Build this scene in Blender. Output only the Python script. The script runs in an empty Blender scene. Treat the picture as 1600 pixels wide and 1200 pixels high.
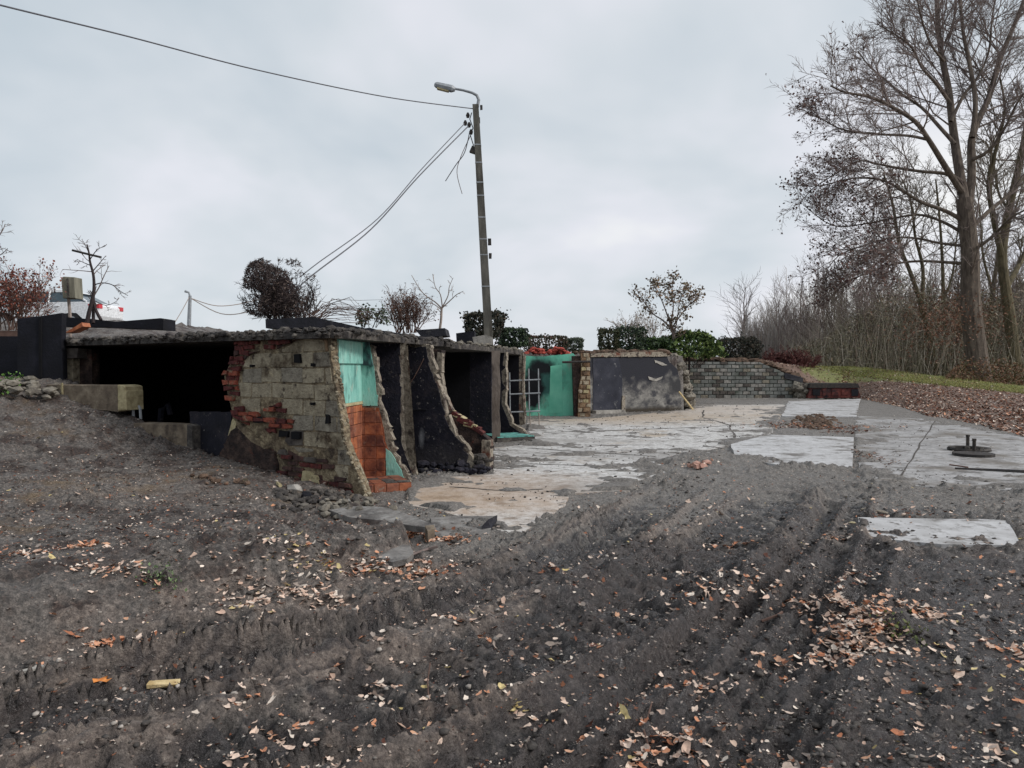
import bpy, math, random
import numpy as np
from mathutils import Vector, Matrix

R = random.Random(7)
NR = np.random.RandomState(11)
SC = bpy.context.scene
COL = SC.collection

# ------------------------------------------------------------------ camera
EYE = 1.6
FPX = 1200.0
PITCH = math.atan(25 / FPX)
cam = bpy.data.cameras.new('camera')
cam.sensor_width = 36.0
cam.lens = 36.0 * FPX / 1600.0
cam.clip_start = 0.1
cam.clip_end = 3000
camo = bpy.data.objects.new('camera', cam)
COL.objects.link(camo)
camo.location = (0, 0, EYE)
camo.rotation_euler = (math.pi / 2 - PITCH, 0, 0)
SC.camera = camo

# ------------------------------------------------------------------ world
SUN_EL, SUN_AZ = math.radians(36), math.radians(108)   # azimuth from +Y, clockwise
w = bpy.data.worlds.new('World')
SC.world = w
w.use_nodes = True
wn, wl = w.node_tree.nodes, w.node_tree.links
wn.clear()


def N(nodes, t, **kw):
    n = nodes.new(t)
    for k, v in kw.items():
        setattr(n, k, v)
    return n


def mathn(nodes, links, op, a, b=None, c=None, clamp=False):
    n = nodes.new('ShaderNodeMath')
    n.operation = op
    n.use_clamp = clamp
    for i, v in enumerate((a, b, c)):
        if v is None:
            continue
        if isinstance(v, (int, float)):
            n.inputs[i].default_value = v
        else:
            links.new(v, n.inputs[i])
    return n.outputs[0]


def S(r, g, b):
    return tuple(((c / 255) / 12.92 if c / 255 <= .04045 else ((c / 255 + .055) / 1.055) ** 2.4) for c in (r, g, b)) + (1,)


wout = N(wn, 'ShaderNodeOutputWorld')
sky = N(wn, 'ShaderNodeTexSky')
sky.sky_type = 'NISHITA'
sky.sun_disc = False
sky.sun_elevation = SUN_EL
sky.sun_rotation = SUN_AZ
bg1 = N(wn, 'ShaderNodeBackground')
bg1.inputs[1].default_value = 0.08
wl.new(sky.outputs[0], bg1.inputs[0])
tc = N(wn, 'ShaderNodeTexCoord')
sep = N(wn, 'ShaderNodeSeparateXYZ')
wl.new(tc.outputs['Generated'], sep.inputs[0])
den = mathn(wn, wl, 'ADD', mathn(wn, wl, 'MAXIMUM', sep.outputs[2], 0.0), 0.42)
cx = mathn(wn, wl, 'DIVIDE', sep.outputs[0], den)
cy = mathn(wn, wl, 'DIVIDE', sep.outputs[1], den)
comb = N(wn, 'ShaderNodeCombineXYZ')
wl.new(cx, comb.inputs[0])
wl.new(cy, comb.inputs[1])
nz = N(wn, 'ShaderNodeTexNoise')
nz.inputs['Scale'].default_value = 1.7
nz.inputs['Detail'].default_value = 4.5
nz.inputs['Roughness'].default_value = 0.5
nz.inputs['Distortion'].default_value = 0.2
wl.new(comb.outputs[0], nz.inputs['Vector'])
# brighter and warmer cloud towards the right
shift = mathn(wn, wl, 'MULTIPLY', sep.outputs[0], 0.16)
fac = mathn(wn, wl, 'ADD', nz.outputs[0], shift)
rmp = N(wn, 'ShaderNodeValToRGB')
e = rmp.color_ramp.elements
e[0].position, e[0].color = 0.34, S(186, 196, 204)
e[1].position, e[1].color = 0.72, S(236, 236, 235)
m_ = e.new(0.48)
m_.color = S(203, 209, 215)
m_ = e.new(0.58)
m_.color = S(216, 218, 225)
wl.new(fac, rmp.inputs[0])
bg2 = N(wn, 'ShaderNodeBackground')
bg2.inputs[1].default_value = 1.09
wl.new(rmp.outputs[0], bg2.inputs[0])
mx = N(wn, 'ShaderNodeMixShader')
mx.inputs[0].default_value = 0.93
wl.new(bg1.outputs[0], mx.inputs[1])
wl.new(bg2.outputs[0], mx.inputs[2])
wl.new(mx.outputs[0], wout.inputs[0])

sl = bpy.data.lights.new('sun', 'SUN')
sl.energy = 2.1
sl.angle = math.radians(16)
sl.color = (1.0, 0.97, 0.93)
so = bpy.data.objects.new('sun', sl)
COL.objects.link(so)
sd = Vector((math.sin(SUN_AZ) * math.cos(SUN_EL), math.cos(SUN_AZ) * math.cos(SUN_EL), math.sin(SUN_EL)))
so.rotation_euler = (-sd).to_track_quat('-Z', 'Y').to_euler()
so.location = (0, 0, 30)

SC.view_settings.view_transform = 'Standard'
SC.view_settings.look = 'None'
SC.view_settings.exposure = 0.12
SC.view_settings.gamma = 1.0
SC.view_settings.use_curve_mapping = False
SC.cycles.max_bounces = 5
SC.cycles.diffuse_bounces = 3
SC.cycles.glossy_bounces = 2
SC.cycles.transparent_max_bounces = 4

# ------------------------------------------------------------------ pixel -> place
_up = Vector((0, math.sin(PITCH), math.cos(PITCH)))
_fw = Vector((0, math.cos(PITCH), -math.sin(PITCH)))
EYEV = Vector((0, 0, EYE))


def ray(px, py):
    return Vector((1, 0, 0)) * ((px - 800) / FPX) + _up * ((600 - py) / FPX) + _fw


def G(px, py, z=0.0):
    d = ray(px, py)
    return EYEV + d * ((z - EYE) / d.z)


def D(px, py, y):
    d = ray(px, py)
    return EYEV + d * (y / d.y)


class Plane:
    """a vertical plane through p, running along the unit direction d; n looks towards the camera"""
    def __init__(s, p, q):
        s.p = Vector((p[0], p[1], 0))
        dd = Vector((q[0] - p[0], q[1] - p[1], 0))
        s.len = dd.length
        s.d = dd.normalized()
        s.n = Vector((s.d.y, -s.d.x, 0))
        if s.n.dot(s.p) > 0:
            s.n = -s.n

    def uv(s, px, py):
        r = ray(px, py)
        t = (s.p - EYEV).dot(s.n) / r.dot(s.n)
        q = EYEV + r * t
        return ((q - s.p).dot(s.d), q.z)

    def w(s, u, z, o=0.0):
        return s.p + s.d * u + s.n * o + Vector((0, 0, z))

    def poly(s, pts):
        return [s.uv(*p) for p in pts]


# ------------------------------------------------------------------ noise in numpy
def _h(ix, iy, seed):
    n = (ix * 374761393 + iy * 668265263 + seed * 1442695041) & 0xFFFFFFFF
    n = ((n ^ (n >> 13)) * 1274126177) & 0xFFFFFFFF
    n = n ^ (n >> 16)
    return (n & 0xFFFF) / 65535.0


def vn(x, y, seed=0):
    x = np.asarray(x, float)
    y = np.asarray(y, float)
    xi, yi = np.floor(x).astype(np.int64), np.floor(y).astype(np.int64)
    fx, fy = x - xi, y - yi
    fx = fx * fx * (3 - 2 * fx)
    fy = fy * fy * (3 - 2 * fy)
    a, b = _h(xi, yi, seed), _h(xi + 1, yi, seed)
    c, d = _h(xi, yi + 1, seed), _h(xi + 1, yi + 1, seed)
    return (a + (b - a) * fx) * (1 - fy) + (c + (d - c) * fx) * fy


def fbm(x, y, oct=4, seed=0, gain=.5):
    s, a, t = 0, 1, 0
    for i in range(oct):
        s = s + a * vn(x * 2 ** i + 17.3 * i, y * 2 ** i - 9.1 * i, seed + i)
        t += a
        a *= gain
    return s / t


def smooth(t):
    t = np.clip(t, 0, 1)
    return t * t * (3 - 2 * t)


def seg_dist(x, y, pts):
    """distance to a polyline, signed side, arc length at the nearest point"""
    best = np.full(np.shape(x), 1e9)
    side = np.zeros(np.shape(x))
    arc = np.zeros(np.shape(x))
    acc = 0
    for (x0, y0), (x1, y1) in zip(pts[:-1], pts[1:]):
        dx, dy = x1 - x0, y1 - y0
        L = math.hypot(dx, dy)
        t = np.clip(((x - x0) * dx + (y - y0) * dy) / (L * L), 0, 1)
        ex, ey = x - (x0 + t * dx), y - (y0 + t * dy)
        dd = np.hypot(ex, ey)
        m = dd < best
        best = np.where(m, dd, best)
        side = np.where(m, (dx * ey - dy * ex) / L, side)
        arc = np.where(m, acc + t * L, arc)
        acc += L
    return best, side, arc


def inside(x, y, poly):
    r = np.zeros(np.shape(x), bool)
    n = len(poly)
    for i in range(n):
        x0, y0 = poly[i]
        x1, y1 = poly[(i + 1) % n]
        c = ((y0 > y) != (y1 > y)) & (x < (x1 - x0) * (y - y0) / (y1 - y0 + 1e-12) + x0)
        r ^= c
    return r


# ------------------------------------------------------------------ terrain
TERR = [(-400, 13.25), (-7.55, 13.25), (-7.5, 16.7), (-4.0, 15.6), (-3.4, 13.8), (-3.7, 14.2), (-3.75, 21.6), (0.0, 21.9),
        (0.15, 25.9), (2.45, 25.9), (2.75, 27.05), (6.55, 29.35), (6.9, 31), (8.95, 41.2), (13.7, 41.2),
        (13.7, 900), (-400, 900)]
FRONT = [(-60, 12.85), (-7.36, 12.85), (-2.1, 9.4), (-1.0, 13.4)]
US = [.30, .335, .385, .45, .54, .667, .9, 1.4]
UY0 = [41.2, 41.2, 41.2, 40.6, 26.5, 18.3, 14, 11]
URR = [.3, .3, 1.5, 7, 17, 18, 17, 16]
UH = [2.05, 1.95, 1.62, 1.6, 1.15, .62, .5, .5]

TRK = []
for pp, wd, dep, lug in [
        ([(-60, 1150), (200, 1085), (420, 1035), (640, 965), (800, 905), (930, 850), (1010, 800), (1060, 765)], .34, .045, .022),
        ([(80, 1290), (420, 1180), (600, 1105), (760, 1045), (900, 985), (1010, 930), (1110, 870), (1180, 815), (1215, 780)], .42, .045, .035),
        ([(560, 1320), (760, 1200), (900, 1105), (1010, 1030), (1110, 955), (1200, 885), (1260, 830), (1290, 785)], .2, .045, .014),
        ([(900, 1300), (1040, 1160), (1130, 1060), (1195, 985), (1235, 920), (1280, 850), (1310, 800), (1330, 765)], .3, .045, .026),
        ([(1180, 1180), (1240, 1070), (1290, 985), (1320, 920), (1345, 860)], .26, .035, .024),
        ([(-60, 1060), (160, 1010), (330, 990), (520, 950)], .2, .025, .0),
        ([(-80, 1205), (160, 1135), (330, 1085), (500, 1040)], .13, .05, .0),
        ([(-60, 1100), (130, 1062), (300, 1030), (440, 1004), (560, 970), (700, 925)], .08, .045, .0),
        ([(250, 1280), (480, 1185), (640, 1125), (800, 1065)], .10, .045, .0),
        ([(760, 1290), (880, 1180), (985, 1090), (1075, 1010), (1160, 935), (1225, 860)], .16, .045, .012),
        ([(1080, 1290), (1180, 1160), (1250, 1060), (1300, 960)], .14, .035, .01),
        ([(480, 1010), (700, 950), (860, 880), (960, 815)], .10, .02, .0),
        ([(620, 905), (760, 870), (880, 830), (960, 790)], .07, .018, .0)]:
    TRK.append(([tuple(G(*p)[:2]) for p in pp], wd, dep, lug))

# concrete floor outlines (pixels on the ground)
MAINFLOOR = [(636, 762), (700, 745), (770, 741), (768, 700), (830, 694), (822, 656), (925, 654), (1070, 641), (1085, 632), (1235, 632),
             (1218, 652), (1206, 676), (1180, 690), (1120, 704), (1062, 716), (1035, 738), (1000, 752), (985, 768), (900, 770), (868, 800), (800, 835), (700, 800), (640, 790)]
SLAB2 = [(1142, 694), (1200, 679), (1334, 683), (1332, 731), (1240, 730), (1150, 716)]
SLAB3 = [(1338, 650), (1440, 654), (1600, 683), (1800, 716), (1800, 800), (1600, 766), (1480, 762), (1350, 755), (1336, 700)]
SLAB4 = [(1340, 808), (1572, 812), (1600, 852), (1470, 850), (1345, 838)]
SLAB5 = [(1232, 627), (1344, 623), (1338, 651), (1222, 650)]
gp = lambda P: [tuple(G(*p)[:2]) for p in P]
FLOORS = [gp(MAINFLOOR), gp(SLAB2), gp(SLAB3), gp(SLAB4), gp(SLAB5)]

# mud humps lying over the concrete: (px, py, rx, ry, h)
HUMPS = [(1090, 727, 1.1, .45, .12), (1160, 722, 1.2, .35, .10), (1240, 738, 1.4, .3, .10), (1100, 700, .9, .22, .05), (1190, 700, .8, .2, .05),
         (1268, 662, 1.3, .9, .07), (1270, 657, .7, .5, .16), (1030, 712, 1.2, .16, .05), (980, 718, 1.2, .12, .04), (900, 742, .9, .10, .035),
         (1350, 715, .35, 1.3, .05), (1380, 985, .30, .20, .13), (1436, 942, .13, .08, .10), (1400, 952, .2, .1, .06), (893, 945, .16, .10, .08), (520, 1090, .18, .08, .05), (700, 1020, .12, .07, .06), (1330, 1000, .14, .1, .05)]


def base_height(x, y):
    x = np.asarray(x, float)
    y = np.asarray(y, float)
    u = x / np.maximum(y, .5)
    # right-hand bank
    y0, rr, hh = np.interp(u, US, UY0), np.interp(u, US, URR), np.interp(u, US, UH)
    t = np.clip((y - y0) / rr, 0, 1)
    bank = hh * (t * .55 + .45 * t * t * (3 - 2 * t)) * (u > .3)
    h = bank
    # terrace
    ter = inside(x, y, TERR)
    th = 2.03 + .95 * smooth((y - 17) / 6) * smooth((-x - 7) / 4)
    edge = (u > .30) & (y > 41.2)
    h = np.where(ter & ~(edge & (u > .32)), th, h)
    # mound on the left
    dist = -.7 * (x + .8) + .715 * (y - 6.6) + .35 * (fbm(x * .8, y * .8, 3, 5) - .5)
    dist = dist - 3 * np.maximum(0, x + .95 + 1.0 * smooth((y - 6.6) / 1.2))
    mh = np.interp(dist, [-.1, .12, .6, 1.5, 3.4, 5.7, 7.4, 8.8, 11], [0, .22, .27, .20, .18, .45, .96, 1.38, 1.55])
    L = math.hypot(5.26, 3.4)
    behind = ((x + 2.1) * 3.45 + (y - 9.4) * 5.26) / L
    behind = np.where(x < -7.36, y - 12.85, behind)
    cut = 1 - smooth((behind + .15) / .35)
    m = mh * cut * (y < 20) * (x < 1.5) * (1 - .9 * np.exp(-(((x + 1.35) / 1.0) ** 2 + ((y - 8.3) / 1.45) ** 2) ** 2))
    h = np.where(ter, h, np.maximum(h, m))
    return h, ter, dist * (cut > .5)


def floor_mask(x, y, grow=0):
    m = np.zeros(np.shape(x), bool)
    for f in FLOORS:
        m |= inside(x, y, f)
    return m


def height(x, y, full=False):
    x = np.asarray(x, float)
    y = np.asarray(y, float)
    h, ter, dist = base_height(x, y)
    near = (y < 60)
    far_amp = np.where(near, 1, 3)
    rough = .06 * (fbm(x * .55, y * .55, 3, 1) - .5) + .05 * (fbm(x * 2.6, y * 2.6, 3, 9) - .5)
    fine = .055 * (fbm(x * 9, y * 9, 4, 21, .66) - .5) + .03 * np.abs(fbm(x * 19, y * 19, 2, 31) - .5) + .05 * np.maximum(fbm(x * 12, y * 12, 2, 91) - .62, 0) * 3 + .017 * smooth((fbm(x * 13, y * 13, 3, 93) - .52) * 11) * (y < 16)
    amp = .75 + .8 * smooth((fbm(x * .9, y * .9, 2, 77) - .42) * 4)
    h = h + (rough + fine * amp) * far_amp * np.where(ter, 1.5, 1)
    # tracks
    wet = np.zeros(np.shape(x))  # wet mud plus the shade of ruts and grooves, painted into the colour
    dry = np.zeros(np.shape(x))
    for pts, wd, dep, lug in TRK:
        dd, sd_, arc = seg_dist(x, y, pts)
        fade0 = 1 - smooth((y - 9.5) / 3)
        v = dd / wd
        prof = -dep * 1.85 * (1 - smooth((v - .6) / .4)) + dep * 1.5 * np.exp(-((v - 1.12) / .16) ** 2)
        lsig = 1.0
        if lug:
            ph = arc * 2 * math.pi / .17 + np.where(sd_ > 0, 1, -1) * sd_ * 9
            lsig = smooth(np.sin(ph) * 2.0 + .5)
            prof = prof + 1.0 * lug * lsig * (v < .97) * (.6 + .8 * smooth((fbm(x * 5, y * 5, 2, 58) - .35) * 5))
            lsig = lsig * smooth((fbm(x * 4, y * 4, 2, 59) - .3) * 5) * (v < .95) * (.3 + 1.1 * fbm(x * 3, y * 3, 2, 4))
        else:
            prof = prof + .010 * np.sin(v * 13) * (v < 1)
        gq = np.abs(np.mod(dd / .085 + 1.8 * fbm(arc * .7, dd * 3, 2, 19), 1) - .5) * 2
        strk = (1 - smooth(gq / .38)) * (dd < wd * 1.25 + .12) * smooth((fbm(arc * 2.0, dd * 9, 2, 29) - .42) * 8) * fade0
        prof = prof - .02 * strk
        fade = 1 - smooth((y - 7.8) / 3.4)
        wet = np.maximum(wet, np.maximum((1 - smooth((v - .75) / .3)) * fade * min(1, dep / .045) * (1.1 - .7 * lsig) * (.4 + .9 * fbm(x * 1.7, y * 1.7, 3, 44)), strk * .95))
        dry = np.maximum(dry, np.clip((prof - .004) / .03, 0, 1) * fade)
        h = h + prof * fade * (dist < .05) * (.45 + 1.1 * fbm(x * 1.1, y * 1.1, 3, 66))
    # humps
    for px, py, rx, ry, hh in HUMPS:
        c = G(px, py)
        q = ((x - c.x) / rx) ** 2 + ((y - c.y) / ry) ** 2
        h = h + hh * np.exp(-q * 1.3) * (.55 + .9 * fbm(x * 5 / max(rx, .3), y * 5 / max(rx, .3), 3, 13))
    # dry the courtyard around the floors: ground sinks a little under them
    fm = floor_mask(x, y)
    if full:
        return h, ter, dist, fm, wet, dry
    return h


def hz(x, y):
    j = min(max(int(np.searchsorted(xs, x)) - 1, 0), nx - 2)
    k = min(max(int(np.searchsorted(ys, y)) - 1, 0), ny - 2)
    f = (x - xs[j]) / (xs[j + 1] - xs[j])
    g = (y - ys[k]) / (ys[k + 1] - ys[k])
    return float((H[k, j] * (1 - f) + H[k, j + 1] * f) * (1 - g) + (H[k + 1, j] * (1 - f) + H[k + 1, j + 1] * f) * g)


def Gt(px, py):
    z = 0.0
    for _ in range(14):
        p = G(px, py, z)
        z = .5 * z + .5 * hz(p.x, p.y)
    p = G(px, py, z)
    return Vector((p.x, p.y, hz(p.x, p.y)))


# ------------------------------------------------------------------ materials
MATS = {}


def mat(name, cols, scale=6, rough=.9, bump=.4, bscale=None, detail=6, bdist=.02, stain=None, spec=.3, attr=None, nrough=.6, vec_scale=None, spots=None):
    """cols: [(pos, (r,g,b) sRGB)] on a noise; stain: (scale, lo, hi, colour) a second blotchy colour"""
    if name in MATS:
        return MATS[name]
    m = bpy.data.materials.new(name)
    m.use_nodes = True
    n, l = m.node_tree.nodes, m.node_tree.links
    b = n['Principled BSDF']
    b.inputs['Roughness'].default_value = rough
    b.inputs['Specular IOR Level'].default_value = spec
    geo = N(n, 'ShaderNodeNewGeometry')
    vec = geo.outputs['Position']
    if vec_scale:
        vm = N(n, 'ShaderNodeVectorMath', operation='MULTIPLY')
        vm.inputs[1].default_value = vec_scale
        l.new(vec, vm.inputs[0])
        vec = vm.outputs[0]
    t = N(n, 'ShaderNodeTexNoise')
    t.inputs['Scale'].default_value = scale
    t.inputs['Detail'].default_value = detail
    t.inputs['Roughness'].default_value = nrough
    l.new(vec, t.inputs['Vector'])
    r = N(n, 'ShaderNodeValToRGB')
    el = r.color_ramp.elements
    el[0].position, el[0].color = cols[0][0], S(*cols[0][1])
    el[1].position, el[1].color = cols[-1][0], S(*cols[-1][1])
    for p, c in cols[1:-1]:
        el.new(p).color = S(*c)
    l.new(t.outputs[0], r.inputs[0])
    colr = r.outputs[0]
    if stain:
        for i, (ss, lo, hi, sc_) in enumerate(stain if isinstance(stain, list) else [stain]):
            t2 = N(n, 'ShaderNodeTexNoise')
            t2.inputs['Scale'].default_value = ss
            t2.inputs['Detail'].default_value = 5
            t2.inputs['Roughness'].default_value = .65
            vm = N(n, 'ShaderNodeVectorMath', operation='ADD')
            vm.inputs[1].default_value = (3.1 * i + 1, 7.7, 2.2 * i)
            l.new(vec, vm.inputs[0])
            l.new(vm.outputs[0], t2.inputs['Vector'])
            mr = N(n, 'ShaderNodeMapRange')
            mr.inputs[1].default_value = lo
            mr.inputs[2].default_value = hi
            l.new(t2.outputs[0], mr.inputs[0])
            mxn = N(n, 'ShaderNodeMix', data_type='RGBA')
            l.new(mr.outputs[0], mxn.inputs[0])
            l.new(colr, mxn.inputs[6])
            mxn.inputs[7].default_value = S(*sc_)
            colr = mxn.outputs[2]
    for (ce, ra, sc_, soft) in (spots or []):
        v1 = N(n, 'ShaderNodeVectorMath', operation='SUBTRACT')
        l.new(geo.outputs['Position'], v1.inputs[0])
        v1.inputs[1].default_value = ce
        v2 = N(n, 'ShaderNodeVectorMath', operation='DIVIDE')
        l.new(v1.outputs[0], v2.inputs[0])
        v2.inputs[1].default_value = ra
        v3 = N(n, 'ShaderNodeVectorMath', operation='LENGTH')
        l.new(v2.outputs[0], v3.inputs[0])
        t4 = N(n, 'ShaderNodeTexNoise')
        t4.inputs['Scale'].default_value = 3.5
        t4.inputs['Detail'].default_value = 6
        l.new(geo.outputs['Position'], t4.inputs['Vector'])
        q = mathn(n, l, 'ADD', v3.outputs['Value'], mathn(n, l, 'MULTIPLY', mathn(n, l, 'SUBTRACT', t4.outputs[0], .5), 1.3))
        mr = N(n, 'ShaderNodeMapRange')
        mr.inputs[1].default_value = 1 - soft
        mr.inputs[2].default_value = 1 + soft
        mr.inputs[3].default_value = .62 if soft > .4 else 1
        mr.inputs[4].default_value = 0
        l.new(q, mr.inputs[0])
        mxn = N(n, 'ShaderNodeMix', data_type='RGBA')
        l.new(mr.outputs[0], mxn.inputs[0])
        l.new(colr, mxn.inputs[6])
        mxn.inputs[7].default_value = S(*sc_)
        colr = mxn.outputs[2]
    if attr:
        a = N(n, 'ShaderNodeAttribute')
        a.attribute_name = attr
        mxn = N(n, 'ShaderNodeMix', data_type='RGBA', blend_type='MULTIPLY')
        mxn.inputs[0].default_value = 1
        l.new(colr, mxn.inputs[6])
        l.new(a.outputs['Color'], mxn.inputs[7])
        colr = mxn.outputs[2]
    l.new(colr, b.inputs['Base Color'])
    if bump:
        t3 = N(n, 'ShaderNodeTexNoise')
        t3.inputs['Scale'].default_value = bscale or scale * 4
        t3.inputs['Detail'].default_value = 5
        t3.inputs['Roughness'].default_value = .6
        l.new(vec, t3.inputs['Vector'])
        bp = N(n, 'ShaderNodeBump')
        bp.inputs['Strength'].default_value = bump
        bp.inputs['Distance'].default_value = bdist
        l.new(t3.outputs[0], bp.inputs['Height'])
        l.new(bp.outputs[0], b.inputs['Normal'])
    MATS[name] = m
    return m


def plain(name, col, rough=.6, metal=0, spec=.5):
    if name in MATS:
        return MATS[name]
    m = mat(name, [(.3, tuple(c * .85 for c in col)), (.7, tuple(min(255, c * 1.08) for c in col))], 14, rough, .03, spec=spec)
    m.node_tree.nodes['Principled BSDF'].inputs['Metallic'].default_value = metal
    return m


mBLOCK = mat('block_tan', [(.3, (122, 112, 96)), (.5, (152, 142, 122)), (.75, (184, 173, 150))], 8, .95, 1, 30, bdist=.035, nrough=.72, stain=[(2.2, .53, .66, (80, 68, 54)), (7, .58, .68, (66, 56, 48)), (5, .6, .7, (182, 168, 140))])
mBLOCKG = mat('block_grey', [(.3, (106, 100, 89)), (.5, (134, 127, 114)), (.75, (164, 157, 142))], 8, .95, 1, 30, bdist=.035, nrough=.72, stain=[(2.6, .53, .66, (70, 60, 50)), (7, .58, .68, (52, 46, 44)), (5, .6, .7, (166, 154, 130))])
mBLOCKD = mat('block_scorched', [(.3, (56, 52, 50)), (.5, (84, 78, 74)), (.75, (112, 106, 98))], 7, .95, .7, 40)
mBLOCKB = mat('block_brown', [(.3, (96, 76, 58)), (.5, (126, 102, 80)), (.75, (150, 130, 104))], 7, .95, .7, 40, stain=(3, .55, .72, (60, 50, 45)))
mMORTAR = mat('mortar_core', [(.3, (70, 60, 50)), (.48, (122, 108, 88)), (.66, (172, 158, 130))], 11, .97, 1, 24, nrough=.75, bdist=.06, stain=[(2.2, .52, .66, (70, 60, 52)), (5, .6, .7, (52, 44, 40))])
mRED = mat('brick_red', [(.3, (96, 46, 38)), (.5, (134, 68, 52)), (.75, (164, 98, 76))], 12, .9, .9, 40, nrough=.72, stain=[(4, .52, .66, (72, 42, 40)), (9, .57, .67, (138, 118, 98))])
mREDD = mat('brick_dark_red', [(.3, (54, 30, 32)), (.5, (90, 44, 42)), (.75, (120, 62, 54))], 12, .9, .9, 40, nrough=.72, stain=[(4, .5, .66, (36, 28, 30)), (9, .6, .7, (100, 84, 74))])
mREDB = mat('brick_sooty', [(.3, (44, 34, 34)), (.5, (76, 56, 52)), (.75, (112, 76, 66))], 8, .92, .6, 50, stain=(3, .5, .66, (36, 30, 32)))
mCHAR = mat('charred', [(.3, (9, 9, 15)), (.55, (15, 16, 25)), (.8, (32, 32, 42))], 3, .8, .4, 30, stain=(6, .68, .8, (84, 80, 78)))
mCHARW = mat('charred_wall', [(.3, (14, 15, 24)), (.5, (26, 26, 37)), (.65, (44, 40, 46)), (.8, (84, 72, 70))], 3.4, .85, .7, 20, stain=[(10, .62, .72, (96, 90, 86)), (1.8, .52, .68, (16, 16, 24)), (22, .66, .72, (150, 146, 140))], nrough=.7)
mBLACK = mat('soot_shade_black', [(.3, (9, 9, 12)), (.7, (17, 17, 21))], 2, .95, .3, 20)
mBROWNB = mat('scorched_render', [(.3, (30, 25, 25)), (.48, (56, 45, 42)), (.62, (86, 70, 62)), (.78, (122, 104, 90))], 6, .95, 1, 22, bdist=.04, nrough=.72, stain=[(2.5, .52, .66, (26, 22, 25)), (5, .6, .7, (96, 52, 42))])
mCONC = mat('concrete', [(.3, (110, 107, 102)), (.5, (144, 140, 134)), (.75, (176, 172, 164))], 5, .9, .6, 30, stain=(3, .55, .72, (66, 62, 58)))
mCONCD = mat('concrete_dark', [(.25, (40, 38, 38)), (.5, (72, 68, 65)), (.75, (116, 110, 102))], 7, .95, .9, 26, bdist=.03, stain=(2.5, .5, .66, (38, 36, 38)))
mEDGE = mat('broken_edge', [(.3, (92, 84, 74)), (.5, (136, 127, 114)), (.75, (172, 164, 150))], 18, .95, .8, 50, stain=[(6, .5, .62, (66, 58, 54)), (2.5, .56, .66, (96, 60, 48))])
mCREAM = mat('cream_end', [(.3, (134, 122, 92)), (.5, (170, 158, 124)), (.8, (196, 185, 150))], 12, .9, .5, 40, stain=(6, .6, .7, (96, 84, 60)))
mTEAL = mat('turquoise_plaster', [(.3, (104, 160, 150)), (.5, (132, 188, 176)), (.75, (166, 206, 194))], 5, .8, .4, 30, nrough=.7, stain=[(4.5, .53, .68, (70, 112, 106)), (10, .6, .7, (176, 186, 172)), (7, .62, .68, (58, 72, 70))], vec_scale=(1, 1, .4))
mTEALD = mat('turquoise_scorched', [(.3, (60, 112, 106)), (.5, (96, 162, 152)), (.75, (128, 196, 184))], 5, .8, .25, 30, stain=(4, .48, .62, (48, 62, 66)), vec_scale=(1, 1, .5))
mTILE = mat('orange_tile', [(.3, (124, 68, 44)), (.5, (158, 92, 60)), (.75, (190, 126, 88))], 8, .6, .3, 30, nrough=.7, stain=[(4, .52, .66, (104, 54, 42)), (13, .6, .7, (150, 120, 100))], spec=.4)
mTILE2 = mat('orange_tile_brown', [(.3, (104, 60, 46)), (.5, (134, 80, 58)), (.75, (162, 106, 80))], 8, .6, .3, 30, nrough=.7, stain=[(4, .5, .64, (84, 46, 38)), (13, .6, .7, (128, 104, 90))], spec=.4)
mGROUT = mat('tile_bed', [(.3, (112, 60, 40)), (.7, (150, 86, 58))], 10, .9, .4, 40)
mPIERB = mat('pier_brick', [(.3, (120, 108, 92)), (.5, (154, 142, 122)), (.75, (184, 172, 152))], 12, .9, .6, 40, stain=(9, .58, .68, (84, 66, 52)))
mRETB = mat('retaining_block', [(.3, (92, 93, 91)), (.5, (120, 121, 117)), (.75, (148, 148, 143))], 3, .95, .5, 20, stain=(1.1, .5, .68, (78, 84, 74)))
mRETJ = mat('retaining_joint', [(.3, (50, 54, 50)), (.7, (78, 82, 76))], 6, .95, .5, 20)
mRUST = mat('rusty_red', [(.3, (48, 24, 24)), (.5, (86, 42, 38)), (.75, (124, 66, 58))], 4, .8, .4, 20, stain=(1.6, .5, .62, (30, 24, 28)))
mWOOD = mat('old_wood', [(.3, (98, 84, 70)), (.7, (150, 134, 114))], 8, .85, .4, 30, vec_scale=(1, 1, 4))
mWOODP = mat('pale_wood', [(.3, (176, 150, 104)), (.7, (220, 200, 156))], 20, .8, .4, 60)
mWOODD = mat('charred_wood', [(.3, (22, 20, 22)), (.7, (50, 46, 46))], 8, .85, .6, 30)
mSTEEL = mat('grey_steel', [(.3, (118, 122, 126)), (.7, (158, 162, 166))], 10, .5, .1, 30, spec=.5)
mSTEELD = mat('dark_steel', [(.3, (30, 30, 32)), (.5, (48, 44, 42)), (.8, (76, 66, 58))], 12, .6, .3, 30)
mCABLE = plain('cable_black', (84, 84, 90), .6)
mPOLE = mat('pole_concrete', [(.3, (66, 64, 60)), (.5, (88, 86, 80)), (.75, (116, 112, 104))], 6, .9, .4, 30, vec_scale=(1, 1, .3), stain=(2, .55, .7, (56, 50, 44)))
mPOLEL = mat('pole_foot', [(.3, (88, 78, 70)), (.5, (116, 106, 98)), (.75, (140, 130, 122))], 5, .9, .5, 30, vec_scale=(1, 1, .4), stain=(1.6, .5, .64, (48, 42, 44)))
mBARK = mat('bark', [(.3, (66, 58, 53)), (.5, (94, 84, 76)), (.75, (126, 115, 104))], 3, .95, .7, 16, vec_scale=(2, 2, .5), bdist=.04)
mBARKB = mat('bark_mossy', [(.3, (66, 62, 50)), (.5, (92, 84, 66)), (.75, (118, 108, 88))], 3, .95, .7, 16, vec_scale=(2, 2, .5), bdist=.04)
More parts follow.
